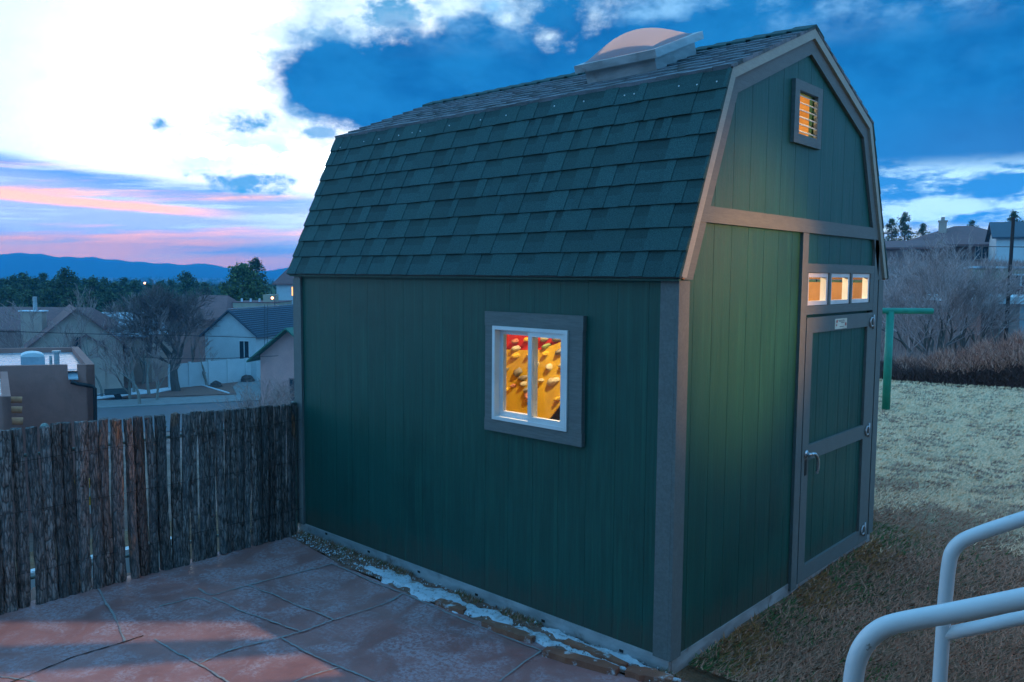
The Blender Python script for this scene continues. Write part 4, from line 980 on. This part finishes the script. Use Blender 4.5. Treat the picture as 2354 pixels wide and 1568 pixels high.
# near wall with scupper notch
nn=(nl-nr); Lw=nn.length; un=nn.normalized()
def along(px): # position along near wall at pixel column
    best=min((abs((W/2+FP*((Vector((*(nr+un*t),zt))-CAM).dot(cR))/((Vector((*(nr+un*t),zt))-CAM).dot(cF)))-px),t) for t in [i*.02 for i in range(0,400)]); return best[1]
t0,t1=along(178),along(155); zn=at(165,873,33).z
wallseg(mb,nr,nr+un*t0,iv,base_,zt+.003); wallseg(mb,nr+un*t1,nl,iv,base_,zt+.003); wallseg(mb,nr+un*t0,nr+un*t1,iv,base_,zn)
mb.build('wall','adobe',ad)
mb=MB(); mb.poly([V2(nr,zt-.22),V2(fr_,zt-.22),V2(fl,zt-.22),V2(nl,zt-.22)]); mb.build('roof','membrane',ad)
mb=MB(); o_=-ux*.25; a=nr+un*t0;b_=nr+un*t1; mb.hexa([V2(a+o_,zn+.0),V2(b_+o_,zn+.0),V2(b_+iv*1.3,zn+.02),V2(a+iv*1.3,zn+.02),V2(a+o_,zn+.05),V2(b_+o_,zn+.05),V2(b_+iv*1.3,zt-.2),V2(a+iv*1.3,zt-.2)]); mb.build('roof_spout','membrane',ad)
mb=MB(); mb.tube([at(163,878,32.8),at(176,882,32.8),at(212,888,32.8),at(218,893,32.8),at(219,960,32.8),at(219,1010,32.8)],.07,8); mb.build('downspout','black',ad)
c0=at(76,838,34.8); sk_=MB(); n=10; wv=.40
rt_=un; 
for i in range(n+1):
    a=math.pi*i/n; o2=rt_*math.cos(a)*wv
    for d_ in (0,1.0): sk_.v.append((c0.x+o2.x+ux.x*d_,c0.y+o2.y+ux.y*d_,zt-.15+.33+math.sin(a)*.16))
for i in range(n): sk_.face((i*2,i*2+1,i*2+3,i*2+2))
sk_.face([i*2 for i in range(n+1)]); dm=sk_.build('roof_skylight','far_white',ad)
mb=MB(); a=Vector((c0.x,c0.y))-rt_*wv; b_=Vector((c0.x,c0.y))+rt_*wv; wallseg(mb,a,b_,ux*1.,zt-.22,zt+.19); mb.build('skylight_curb','membrane',dm)
for px,hh_,r_ in ((117,.38,.05),(131,.5,.09)):
    q=at(px,838,34); mb=MB(); mb.tube([(q.x,q.y,zt-.25),(q.x,q.y,zt-.1+hh_)],r_,10); 
    if r_>.06: mb.tube([(q.x,q.y,zt-.1+hh_),(q.x,q.y,zt-.04+hh_)],.15,10)
    mb.build('vent_pipe','galvanised',ad)
# lower volume
a2=at(17,854,32.8); b2=at(25,917,26.2); z2=a2.z; A2=Vector((a2.x,a2.y)); B2=Vector((b2.x,b2.y)); vl=-(A2-B2).normalized(); mb=MB()
wallseg(mb,B2,A2,un*.22,-9,z2); wallseg(mb,B2,B2+un*6,(A2-B2).normalized()*.22,-9,z2+.003); mb.build('lower_wall','adobe',ad)
mb=MB(); mb.poly([V2(B2,z2-.25),V2(A2,z2-.25),V2(A2+un*6,z2-.25),V2(B2+un*6,z2-.25)]); mb.build('lower_roof','membrane',ad)
for (xa,xb,yy,D_) in ((28,51,919,31),(28,51,942,29.),(28,53,968,26.9)):
    mb=MB(); mb.tube([at(xa-6,yy,D_),at(xb,yy,D_)],.105,12); mb.build('roof_beam','log_tan',ad)
# wires
def wire(label,pts,r=.028):
    mb=MB(); mb.tube(smooth_path(pts,6),r,5); tag(mb.build('overhead_wire','cable'),label,'wire',group='overhead wires across the valley')
wire('upper dark overhead wire crossing before the stucco gable and tiled house',[at(-40,760,64),at(230,768,66),at(420,771,68),at(640,778,70)])
wire('lower dark overhead wire crossing the pale house wall',[at(330,822,72),at(480,825,73),at(640,818,74)])
mb=MB(); 
for dx in (0,7): mb.tube([at(608+dx,862,94),at(608+dx,700,94)],.03,5)
for i in range(14): mb.tube([at(608,860-i*11,94),at(615,852-i*11,94)],.015,4)
tag(mb.build('antenna_mast','trailer_steel'),'thin lattice mast standing before the blue tiled roof','mast')
# street lights
def slamp(label,px,py,D,r,colm='street_glow'):
    p=at(px,py,D); o=thing('street_lamp',label,'street lamp',(p.x,p.y,hz(p.x,p.y)),0,'glowing street lamps in the valley'); z=p.z-o.location.z
    mb=MB(); mb.tube([(0,0,0),(0,0,z+.2),(.5,0,z+.35)],.06,6); mb.build('lamp_post','trailer_steel',o)
    mb=MB(); n=8; mb.tube([(0,-.35,z+r*(-math.cos(math.pi*i/n))) for i in range(n+1)],[max(.01,r*math.sin(math.pi*i/n)) for i in range(n+1)],10); mb.build('lamp_head',colm,o,smooth=True)
slamp('bright orange street lamp glowing beside the mauve tall house',631,685,120,.16); slamp('tiny orange street lamp glowing in the far wood under the mountains',336,651,230,.22); slamp('faint orange lamp low behind the tile roofed house left corner',483,857-57,118,.2)
# shrubs behind fence
for i,(px,D,ty,sd) in enumerate(((560,46,868,41),(598,44,860,42),(640,40,855,43),(668,38,852,44),(525,50,905,45),(610,36,880,46),(655,33,878,47))):
    gz=hz(*azpos(px,D,0)[:2]); h=at(px,ty,D).z-gz
    bare_tree(['spindly bare shrub at left of the thicket behind the fence','taller bare shrub second in the thicket behind the fence','bare shrub before the pink house corner','bare shrub nearest the shed corner behind the fence','low bare twiggy shrub at the road edge','reddish bare bush low behind the fence poles','small reddish bare bush tucked by the shed corner'][i],(*azpos(px,D,0)[:2],gz),h,sd,'tree_bark_pale','twigs','bare_shrub','shrub','bare shrubs behind the pole fence',levels=5,nsub=2,spread=.6,r0=.05,stems=4,up=.15,minr=.006,first=.3)
# spindly pale trees near the stucco house
gl='leafless young trees around the stucco house'
for i,(px,D,ty,sd) in enumerate(((118,96,690,51),(140,92,735,52),(225,95,650,53),(262,98,690,54),(300,97,668,55),(335,95,700,56),(312,88,800,57),(352,90,790,58),(290,92,760,59),(70,95,725,60),(470,100,760,61),(490,108,720,62),(395,110,680,63),(440,112,690,64),(320,104,640,65))):
    gz=-11; h=at(px,ty,D).z-gz
    bare_tree(['slim bare tree before the brown roof','short bare tree left of the stucco gable','tall thin bare tree right of the stucco gable','bare tree before the snowy roof','tall bare tree in front of the snowy roof','bare tree between snowy roof and big bare tree','low leafless tree by the trailer','leafless tree at foot of the big bare tree','leafless tree above the trailer','low bare tree before the chimney','bare tree left of the tiled house','bare tree at the tiled house corner','bare tree behind the large one','bare tree right behind the large one','tallest thin bare tree reaching over the mountains'][i],(*azpos(px,D,0)[:2],gz),h,sd,'tree_bark_pale','twigs','bare_tree','tree',gl,levels=5,nsub=2,spread=.38,r0=.11,up=.3,minr=.010,first=.25)
# ------------------------------------------------------------------ right hand side
lat_a=angle(Vector((cR.x,cR.y,0)))
def ground(px,D): p=azpos(px,D,0); return Vector((p.x,p.y,hz(p.x,p.y)))
az_r=-.45
g_=ground(2208,112); r1=thing('hillside_house','brown hillside house with hipped roof and tall chimney','house',tuple(g_),lat_a+az_r)
wl,rf=hip_house(r1,13.5,11,at(2208,562,106).z-g_.z,at(2208,520,112).z-at(2208,562,106).z,'stucco_brown','roof_brown',.7,rl=1.8)
p=at(2167,518,110); lc=Matrix.Rotation(-r1.rotation_euler.z,4,'Z')@(p-g_); mb=MB(); mb.box(lc.x-.42,lc.y-.42,2,lc.x+.42,lc.y+.42,lc.z+.4); mb.box(lc.x-.52,lc.y-.52,lc.z+.4,lc.x+.52,lc.y+.52,lc.z+.55); mb.box(lc.x-.2,lc.y-.2,lc.z+.55,lc.x+.2,lc.y+.2,lc.z+.95); mb.build('chimney','stucco_tan',rf)
window(r1,-3.3,1.2,-2.2,3.,'y',-5.56,'pane_dark','stucco_tan'); window(r1,1.,1.,2.4,2.8,'y',-5.56,'pane_dark','stucco_tan')
g_=ground(2060,104); r0_=thing('hillside_house','long plain brown house with level roofline under the pine tops beside the shed','house',tuple(g_),lat_a+az_r)
hip_house(r0_,10,8,at(2060,572,104).z-g_.z,.9,'stucco_brown','roof_brown',.5,rl=7)
g_=ground(2335,100); r2_=thing('hillside_house','slate roofed house with white wall at the top right of the hill','house',tuple(g_),lat_a+az_r)
gable_house(r2_,9,8,at(2335,549,100).z-g_.z,1.6,'far_white','roof_slate',.4)
r2_.location=tuple(ground(2277,101))
g_=ground(2335,68); r3=thing('flat_house','cream low house with snow patched flat roof behind the utility pole','house',tuple(g_),lat_a+az_r)
zt_=at(2320,618,68).z-g_.z; mb=MB(); mb.box(-2.9,-3,-1,5,3,zt_); mb.build('wall','stucco_cream',r3); mb=MB(); mb.box(-3.1,-3.2,zt_,5.2,3.2,zt_+.15); mb.build('roof','roof_snowy',r3)
g_=ground(2365,55); r5=thing('brown_cabin','brown walled house end with dark window at the right edge','house',tuple(g_),lat_a+az_r)
hip_house(r5,3.2,5,at(2365,660,55).z-g_.z,.7,'stucco_brown','roof_brown',.4,rl=1); window(r5,-1.2,.9,-.1,2.3,'y',-2.56,'pane_dark')
g_=ground(2330,44); r4=thing('grey_house','blue grey sided house with white framed windows behind the hedge','house',tuple(g_),lat_a+.05)
zt_=at(2320,694,44).z-g_.z; mb=MB(); mb.box(-1.35,-2.5,-1.5,4,2.5,zt_); mb.build('wall','siding_grey',r4); mb=MB(); mb.box(-2.6,-2.9,zt_,4.4,2.9,zt_+.18); mb.box(-2.5,-2.7,zt_+.18,4.3,2.7,zt_+.28); mb.build('roof','far_white',r4)
zc=at(2320,723,44-2.5).z-g_.z; window(r4,-.48,zc-.42,.38,zc+.42,'y',-2.54,'pane_dark',w=.06); mb=MB(); mb.box(-2.4,-1.5,-1.5,-1.36,2,zt_-.25); mb.build('carport','stucco_brown',r4)
mb=MB(); pt=at(2330,499,40); pb_=at(2313,760,40); ex=(pb_-pt).normalized(); up_=thing('utility_pole','dark leaning wooden utility pole before the grey house','utility pole',tuple(pb_+ex*1.5)); 
mb.tube([(0,0,0),tuple(pt-(pb_+ex*1.5))],[.085,.065],10); mb.build('pole_shaft','pole_wood',up_)
wire('pale overhead wire running level before the hillside houses',[at(2360,568,40),at(2200,566,60),at(2090,566,80)],.02)
# pines on the hill
gp='pines on the hill skyline'
for i,(px,D,ty,lb) in enumerate(((2044,140,500,'slim hill pine nearest the shed roof edge'),(2074,140,488,'tallest full hill pine on the skyline'),(2116,135,511,'open branched hill pine left of the chimney'),(2228,150,506,'round topped pine behind the hipped roof'),(2322,128,482,'dark pine behind the utility pole'),(2345,135,505,'low pine at the right picture edge'))):
    g_=ground(px,D); h=at(px,ty,D).z-g_.z; o=copytree(protos[(i+1)%4]); s=h/13.; o.location=(g_.x,g_.y,g_.z-.3); o.rotation_euler=(0,0,i*1.3); o.scale=(s*.95,s*.95,s); o['label']=lb; o['group']=gp
gb='grey bare trees on the slope beyond the lawn'
T=[((2143,34,530,71),'left lobed bare tree behind the T post'),((2228,36,520,72),'wide many stemmed bare tree before the hipped house'),((2180,37,570,73),'bare tree between the two largest ones'),((2265,39,570,74),'bare tree just left of the utility pole'),((2095,45,570,75),'bare tree behind the cross arm'),((2050,48,570,76),'bare tree beside the shed edge'),((2300,50,630,78),'bare tree behind the utility pole'),((2110,60,600,77),'grey bare tree below the pines')]
for (px,D,ty,sd),lb in T:
    g_=ground(px,D); h=at(px,ty,D).z-g_.z
    bare_tree(lb,tuple(g_),h,sd,'tree_bark' if sd<75 else 'tree_bark_pale','pale_twigs','bare_tree','tree',gb,levels=6,nsub=2,spread=.42,r0=.13 if sd<75 else .08,stems=5 if sd<73 else 2,up=.25,minr=.0045,first=.26)
# slope brush (uncountable)
V=[];F=[];TT=[]; rr=random.Random(77)
for i in range(5000):
    px=rr.uniform(1990,2420); D=rr.uniform(24,105); g_=ground(px,D); h=rr.uniform(.3,1.5)
    for k in range(5):
        a=rr.uniform(0,6.28); q=len(V); s=.012+.0004*D; o_=Vector((rr.gauss(0,.3),rr.gauss(0,.3),0)); tip=Vector((rr.gauss(0,.4),rr.gauss(0,.4),h))
        b0=g_+o_; V+=[tuple(b0+Vector((s,0,0))),tuple(b0-Vector((s,0,0))),tuple(b0+tip)]; F.append((q,q+1,q+2)); TT.append(rr.random())
tag(mesh_np('slope_brush',V,F,'twigs',tone=TT),'grey brown winter brush covering the slope beyond the lawn','brush',kind='stuff')
for (px,py,w,D) in ((2152,647,16,50),(2165,668,22,46),(2055,782,45,25),(2120,787,40,25),(2110,752,18,30),(2250,760,30,30),(2190,668,14,46)):
    g_=ground(px,D); mb=MB(); n=12; wv=w*D/FP; mb.prism([(g_.x+math.cos(6.28*i/n)*wv*R.uniform(.8,1.1),g_.y+math.sin(6.28*i/n)*wv*1.6*R.uniform(.8,1.1),g_.z-.1) for i in range(n)],(0,0,.25)); tag(mb.build('snow_patch','snow'),kind='structure')
# hedge
V=[];F=[];TT=[];V2_=[];F2=[];T2=[]; rr=random.Random(5)
def htop(px): return .36+(1.16-.36)*max(0,min(1,(px-2060)/290))**1.2
for i in range(30000):
    px=rr.uniform(1985,2440); D=rr.uniform(18.6,20.6); p=azpos(px,D,0); ht=htop(px)*(1-.35*abs(D-19.6))+rr.uniform(-.06,.08)+.05*math.sin(px*.07); z0=-.15+rr.random()**.8*ht; 
    l=rr.uniform(.12,.32); tip=Vector((rr.gauss(0,.5),rr.gauss(0,.5),rr.uniform(.1,1.))).normalized()*l; b0=Vector((p.x,p.y,z0)); s=.006
    side=lat*s; isup=(z0>ht*.45 and rr.random()<.85 and ht>.4) or z0>ht*.85
    VV,FF,T_=(V2_,F2,T2) if isup else (V,F,TT)
    q=len(VV); VV+=[tuple(b0-side),tuple(b0+side),tuple(b0+tip)]; FF.append((q,q+1,q+2)); T_.append(rr.random())
hd=thing('hedge','dark leafless hedge with rusty brown tips along the lawn edge','hedge',(0,0,0))
mesh_np('lower_branches',V,F,'hedge_twigs',hd,tone=TT); mesh_np('brown_tips',V2_,F2,'hedge_tips',hd,tone=T2)
mb=MB(); n=60
for i in range(n+1):
    px=1985+455*i/n; ht=htop(px)*.55
    for D,z in ((18.9,-.3),(19.1,ht*.8),(19.8,ht),(20.4,-.3)): p=azpos(px,D,z+R.uniform(-.03,.03)); mb.v.append(tuple(p))
for i in range(n):
    for j in range(3): a=i*4+j; mb.face((a,a+4,a+5,a+1))
mb.build('dense_core','hedge_twigs',hd,tone=True)
# mountains
mb=MB(); prof_=[(-400,600),(-200,590),(0,584),(95,582),(150,591),(240,592),(310,601),(420,609),(480,610),(540,622),(640,625),(690,620),(760,616),(850,622),(900,627),(950,623),(1000,630)]
prof_=[(-500,640),(-300,600),(-100,588),(0,585),(55,582),(92,581),(120,587),(150,590),(240,592),(290,598),(420,609),(445,611),(480,609),(500,609),(530,614),(565,622),(620,625),(685,627),(705,622),(720,623),(755,617),(770,616)]
prof_=[(-500,640),(-300,600),(-100,588),(0,585),(50,583),(92,581),(148,590),(245,592),(300,598),(430,609),(445,610),(475,609),(495,609),(545,618),(560,622),(640,627),(685,622),(705,619),(735,624)]
def mt(px):
    for (a,b_),(c_,d_) in zip(MP,MP[1:]):
        if px<=c_: return b_+(d_-b_)*(px-a)/(c_-a)
    return 640
MP=[(-700,640),(-300,596),(-60,587),(0,584),(92,582),(145,590),(245,591),(310,600),(430,609),(455,608),(500,607),(530,611),(560,616),(640,617),(672,618),(700,613),(760,611),(800,616)]
MP=[(-700,640),(-300,596),(-60,587),(0,584.5),(60,583),(93,581),(150,590),(215,590),(250,591),(310,599),(400,607),(440,610),(462,608),(480,608),(510,612),(550,618),(565,619),(640,621),(660,622),(690,620),(708,617),(720,618),(745,615),(775,619),(830,623),(900,625),(1100,626),(1400,632)]
# profile in display pixels read off the ridge: x -> y
MP=[(-700,640),(-300,596),(-60,587),(0,584),(57,581.5),(92,584),(140,591),(215,591.5),(250,596),(330,603),(400,607),(440,609),(455,606),(470,605),(478,606),(500,612),(560,621),(600,622),(612,624),(625,622),(645,616),(672,617),(700,618),(900,628),(1400,636)]
D0=4100
for i in range(281):
    px=-700+7.5*i; y=mt(px)+1.2*math.sin(px*.11)+.6*math.sin(px*.37)
    top=at(px,y,D0).z; top=max(top,-20)
    for D,fz in ((3300,0.),(3500,.25),(3800,.62),(D0,1.),(4350,.5)):
        p=azpos(px,D,0); z=-26+(top+26)*fz*(1+ (0 if fz in(0,1) else .25*math.sin(px*.05+D)+.12*math.sin(px*.17+D*2))); mb.v.append((p.x,p.y,z))
for i in range(280):
    for j in range(4): a=i*5+j; mb.face((a,a+5,a+6,a+1))
tag(mb.build('mountains','mountain_rock',smooth=True),kind='structure')
# ------------------------------------------------------------------ photographer's house behind (source of the warm window light)
n3=Vector((-.67,.742,0)).normalized()
def PA(a,z): # plane through wall; a along wall
    return Vector((5.94,-1.15,0))+Vector((-.742,-.67,0)).normalized()*a+Vector((0,0,z))
LP=Vector((8.,-1.15,4.2)); P0=Vector((5.94,-1.15,0)); tdir=Vector((-.742,-.67,0)).normalized(); nw=Vector((-tdir.y,tdir.x,0))
def toplane(g):
    g=Vector(g); d=g-LP; t_=(P0-LP).dot(nw)/d.dot(nw); q=LP+d*t_; return ((q-P0).dot(tdir),q.z)
pt1=[(-3.9,-2.67,0),(-2.3,-1.14,0),(-1.87,-1.15,0),(-3.3,-2.75,0)]
pt2=[(-3.0,-2.85,0),(-1.69,-1.14,0),(-1.25,-1.16,0),(-2.3,-2.75,0)]
h1_=[toplane(q) for q in pt1]; h2_=[toplane(q) for q in pt2]
print('holes',h1_,h2_)
mh=thing('main_house','grey sided dwelling behind the camera with a lit window','house',(0,0,0))
def rect(h): aa=[q[0] for q in h]; return min(aa),max(aa)
def wq(mb,a0,z0,a1,z1,th=.02):
    q=[P0+tdir*a+Vector((0,0,z)) for a,z in ((a0,z0),(a1,z0),(a1,z1),(a0,z1))]; mb.prism(q,nw*th*-1 if nw.dot(LP-P0)<0 else nw*th)
mb=MB()
a0=min(rect(h1_)[0],rect(h2_)[0]); a1=max(rect(h1_)[1],rect(h2_)[1])
lev=lambda h,i:h[i][1]
wq(mb,-6.5,0,a0,4.6); wq(mb,a1,0,7.5,4.6)
# between levels: build polygons above, between and below openings
def strip(lo,hi):  # lo, hi : two (a,z) pairs each
    q=[P0+tdir*a+Vector((0,0,z)) for a,z in (lo[0],lo[1],hi[1],hi[0])]; mb.prism(q,nw*(.02))
zt1=[(a0,h1_[1][1]),(a1,h1_[0][1])]; zb1=[(a0,h1_[2][1]),(a1,h1_[3][1])]; zt2=[(a0,h2_[1][1]),(a1,h2_[0][1])]; zb2=[(a0,h2_[2][1]),(a1,h2_[3][1])]
print(zt1,zb1,zt2,zb2)
strip(zt1,[(a0,4.6),(a1,4.6)]); strip(zt2,zb1); strip([(a0,0),(a1,0)],zb2)
mb.build('wall','house_siding',mh)
lt=light('SPOT','room_lamp',LP,3900,(1.,.80,.44),.006,spot_size=math.radians(50),spot_blend=.1); lt.rotation_euler=(Vector((-2.2,-1.7,0))-LP).to_track_quat('-Z','Y').to_euler()
# unseen warm spot added to light the gable
pl=light('SPOT','gable_spot',(4.4,1.6,2.9),1250,(1.,.43,.10),.12,spot_size=math.radians(29),spot_blend=1.)
light('POINT','warm_fill',(4.4,1.6,2.95),70,(1.,.55,.2),.08)  # added point fill, warms the handrails and nearby ground from the right
tgt=Vector((0,.85,2.05)); pl.rotation_euler=(tgt-Vector(pl.location)).to_track_quat('-Z','Y').to_euler()
light('POINT','bulb_light',(-1.5,1.3,2.72),330,(1.,.72,.36),.05)
# ------------------------------------------------------------------ sky
w=bpy.data.worlds.new('World'); sc.world=w; w.use_nodes=True; g=G(w.node_tree); bg=g.n['Background']
t=g.n.new('ShaderNodeTexCoord').outputs['Generated']
nv=g.n.new('ShaderNodeVectorMath'); nv.operation='NORMALIZE'; g.put(nv.inputs[0],t)
sp=g.n.new('ShaderNodeSeparateXYZ'); g.put(sp.inputs[0],nv.outputs[0]); X,Y,Z=sp.outputs
fa=math.radians(132.5); cx_,sy_=math.cos(fa),math.sin(fa)
fw=g.add(g.mul(X,cx_),g.mul(Y,sy_)); lf=g.add(g.mul(X,-sy_),g.mul(Y,cx_))
A=g.mul(g.m('ARCTAN2',lf,fw),57.2958); El=g.mul(g.m('ARCSINE',Z),57.2958)
# warp
nA=g.noise(g.xyz(g.mul(A,.11),g.mul(El,.2),0.),1.,7.,.6); nB=g.noise(g.xyz(g.mul(A,.11),g.mul(El,.2),7.3),1.,7.,.6)
nF=g.noise(g.xyz(g.mul(A,.34),g.mul(El,.5),2.),1.,8.,.62)
nC=g.noise(g.xyz(g.mul(A,.9),g.mul(El,1.6),4.),1.,6.,.6)
nS=g.noise(g.xyz(g.mul(A,.06),g.add(g.mul(El,.75),g.mul(A,.035)),3.),1.,6.,.55)    # streaks
nS2=g.noise(g.xyz(g.mul(A,.10),g.add(g.mul(El,1.7),g.mul(A,.06)),9.),1.,6.,.6)
def ell(cx,cy,rx,ry,rot=0.):
    dx=g.sub(A,cx); dy=g.sub(El,cy); c_,s_=math.cos(rot),math.sin(rot)
    u=g.mul(g.add(g.mul(dx,c_),g.mul(dy,s_)),1/rx); v=g.mul(g.sub(g.mul(dy,c_),g.mul(dx,s_)),1/ry)
    return g.sub(1.,g.m('SQRT',g.add(g.mul(u,u),g.mul(v,v))))
def union(l):
    o=l[0]
    for q in l[1:]: o=g.mx(o,q)
    return o
dist=g.m('SQRT',g.add(g.m('POWER',g.mul(g.sub(A,17.),.8),2.),g.m('POWER',g.sub(El,8.5),2.)))
base=g.mix(g.sm(g.add(dist,g.mul(g.sub(nA,.5),6.)),6.5,15.5),(1.15,1.18,1.2),(.72,.92,1.02))
base=g.mix(g.sm(dist,15.,45.),base,(.14,.44,.86))
# high wispy cloud in the clear part
base=g.mix(g.mul(g.sm(nA,.45,.7),g.mul(g.sm(El,11.,15.),.3)),base,(.95,1.05,1.1))
# low banks on the left
line=g.add(g.add(5.2,g.mul(g.sm(A,10.,34.),1.9)),g.mul(g.sub(nB,.5),1.0))
low=g.mul(g.sm(g.sub(line,El),-.15,.75),g.sm(A,6.,19.,.35,1.))
lowc=g.mix(g.sm(g.sub(line,El),.3,2.1),(.10,.30,.66),(.42,.50,.76))
lowc=g.mix(g.sm(nS2,.46,.64),lowc,(.58,.74,.86))
lowc=g.mix(g.mul(g.sm(g.sub(line,El),1.2,2.6),g.sm(nS,.5,.62,0.,.8)),lowc,(.50,.44,.68))
pk=g.mul(g.sm(El,.3,2.6,1.,0.),1.); pk2=g.add(pk,g.mul(g.sub(nS,.5),3.2))
lowc=g.mix(g.sm(pk2,.05,.75),lowc,(1.6,.62,.24)); lowc=g.mix(g.mul(g.sm(pk2,.9,1.3),.5),lowc,(.85,.42,.5))
st_=g.mul(g.sm(g.m('ABSOLUTE',g.sub(El,g.add(3.85,g.add(g.mul(g.sub(A,20.),.055),g.mul(g.sub(nB,.5),.6))))),.12,.42,1.,0.),g.sm(A,17.,24.))
lowc=g.mix(st_,lowc,(1.6,.62,.30))
col=g.mix(low,base,lowc)
# big blue cloud mass
mass=union([ell(11.6,12.6,4.2,2.3),ell(4.2,13.4,7.6,2.9),ell(2.6,15.,3.6,2.2),ell(-5.,11.5,16.,4.6),ell(7.5,11.2,5.6,2.2,.0),ell(-22.,13.,26.,8.2),ell(-7.,20.3,9.,1.8)])
far=g.sm(g.m('ABSOLUTE',A),48.,80.); up2=g.sm(El,19.,30.)
md=g.add(g.add(mass,g.mul(g.sub(nA,.5),1.5)),g.mul(g.sub(nF,.5),1.0))
mm_=g.sm(md,-.34,.20); fringe=g.mul(g.sm(md,-1.0,-.15),g.sm(nA,.38,.6)); col=g.mix(g.mul(fringe,.6),col,(.40,.68,.88))
mc=g.mix(g.sm(nA,.35,.62),(.003,.092,.285),(.010,.165,.42)); mc=g.mix(g.mul(g.sm(nF,.5,.75),.3),mc,(.025,.175,.42))
mc=g.mix(g.mul(g.sm(El,14.,18.5),g.sm(nB,.47,.66)),mc,(.30,.62,.92))
mc=g.mix(g.mul(g.sm(A,-18.,-30.),g.sm(El,12.,7.,0.,.6)),mc,(.035,.12,.29))
col=g.mix(mm_,col,mc)
# small separate clouds
sml=union([ell(17.8,5.95,3.8,.85),ell(17.,9.65,1.9,.8),ell(14.,10.7,1.4,.6),ell(13.,9.4,1.3,.5),ell(23.2,9.2,1.,.45),ell(8.6,16.9,3.4,1.5),ell(12.,15.2,2.6,.8)])
sd=g.add(g.add(sml,g.mul(g.sub(nF,.5),3.)),g.mul(g.sub(nC,.5),1.6)); col=g.mix(g.mul(g.sm(sd,-.05,.8,0.,.92),g.sub(1.,mm_)),col,(.03,.27,.52))
core=g.mul(g.mul(g.sm(dist,10.5,1.),g.sm(md,-.25,-.8)),g.mul(g.sm(sd,-.6,-1.3),g.sm(g.sub(line,El),-.4,-1.6))); cf=g.add(1.,g.mul(core,9.)); col=g.mix(1.,col,g.xyz(cf,cf,cf),'MULTIPLY')
# openings low on the right
op=g.mul(g.sm(A,-13.,-20.),g.sm(El,7.6,6.2)); on=g.add(g.noise(g.xyz(g.mul(A,.16),g.mul(El,.62),5.),1.,7.,.6),g.mul(g.sub(nF,.5),.25))
oc=g.mix(g.sm(on,.44,.58),(.03,.20,.48),(.52,.80,.92)); oc=g.mix(g.mul(g.sm(El,3.6,2.4),g.sm(on,.32,.5)),oc,(.85,.86,.66)); col=g.mix(op,col,oc)
# rest of the dome
col=g.mix(g.mx(far,up2),col,(.165,.565,1.06))
back=g.sm(fw,.1,-.7); col=g.mix(back,col,(.175,.655,1.25))
glow=g.mul(g.sm(g.m('ABSOLUTE',g.sub(A,70.)),65.,25.),g.sm(El,30.,5.)); glow=g.mul(glow,g.sm(A,33.,44.)); col=g.mix(glow,col,(.9,1.25,1.5))
ex=g.m('EXPONENT',g.m('MINIMUM',g.m('DIVIDE',.055,g.mx(Z,.03)),1.1)); col=g.mix(1.,col,g.xyz(ex,ex,ex),'MULTIPLY')
g.put(bg.inputs[0],col); bg.inputs[1].default_value=1.
m=bpy.data.materials.new('haze_air'); m.use_nodes=True; g=G(m.node_tree); g.n.remove(g.n['Principled BSDF']); pv=g.n.new('ShaderNodeVolumePrincipled'); pv.inputs['Density'].default_value=.00048; pv.inputs['Color'].default_value=(.06,.55,1.,1); pv.inputs['Anisotropy'].default_value=0.
g.l.new(pv.outputs[0],g.n['Material Output'].inputs['Volume']); MATS['haze_air']=m
mb=MB(); mb.box(-4700,-4700,-60,4700,4700,150); hzo=tag(mb.build('haze','haze_air'),'blue evening haze over the valley','haze',kind='stuff')
# ------------------------------------------------------------------ render settings
sc.view_settings.view_transform='Standard'; sc.view_settings.look='None'; sc.view_settings.exposure=.2; sc.view_settings.gamma=1
sc.render.engine='CYCLES'; sc.cycles.use_denoising=True; sc.cycles.max_bounces=8; sc.cycles.transparent_max_bounces=12
sc.cycles.sample_clamp_indirect=4.
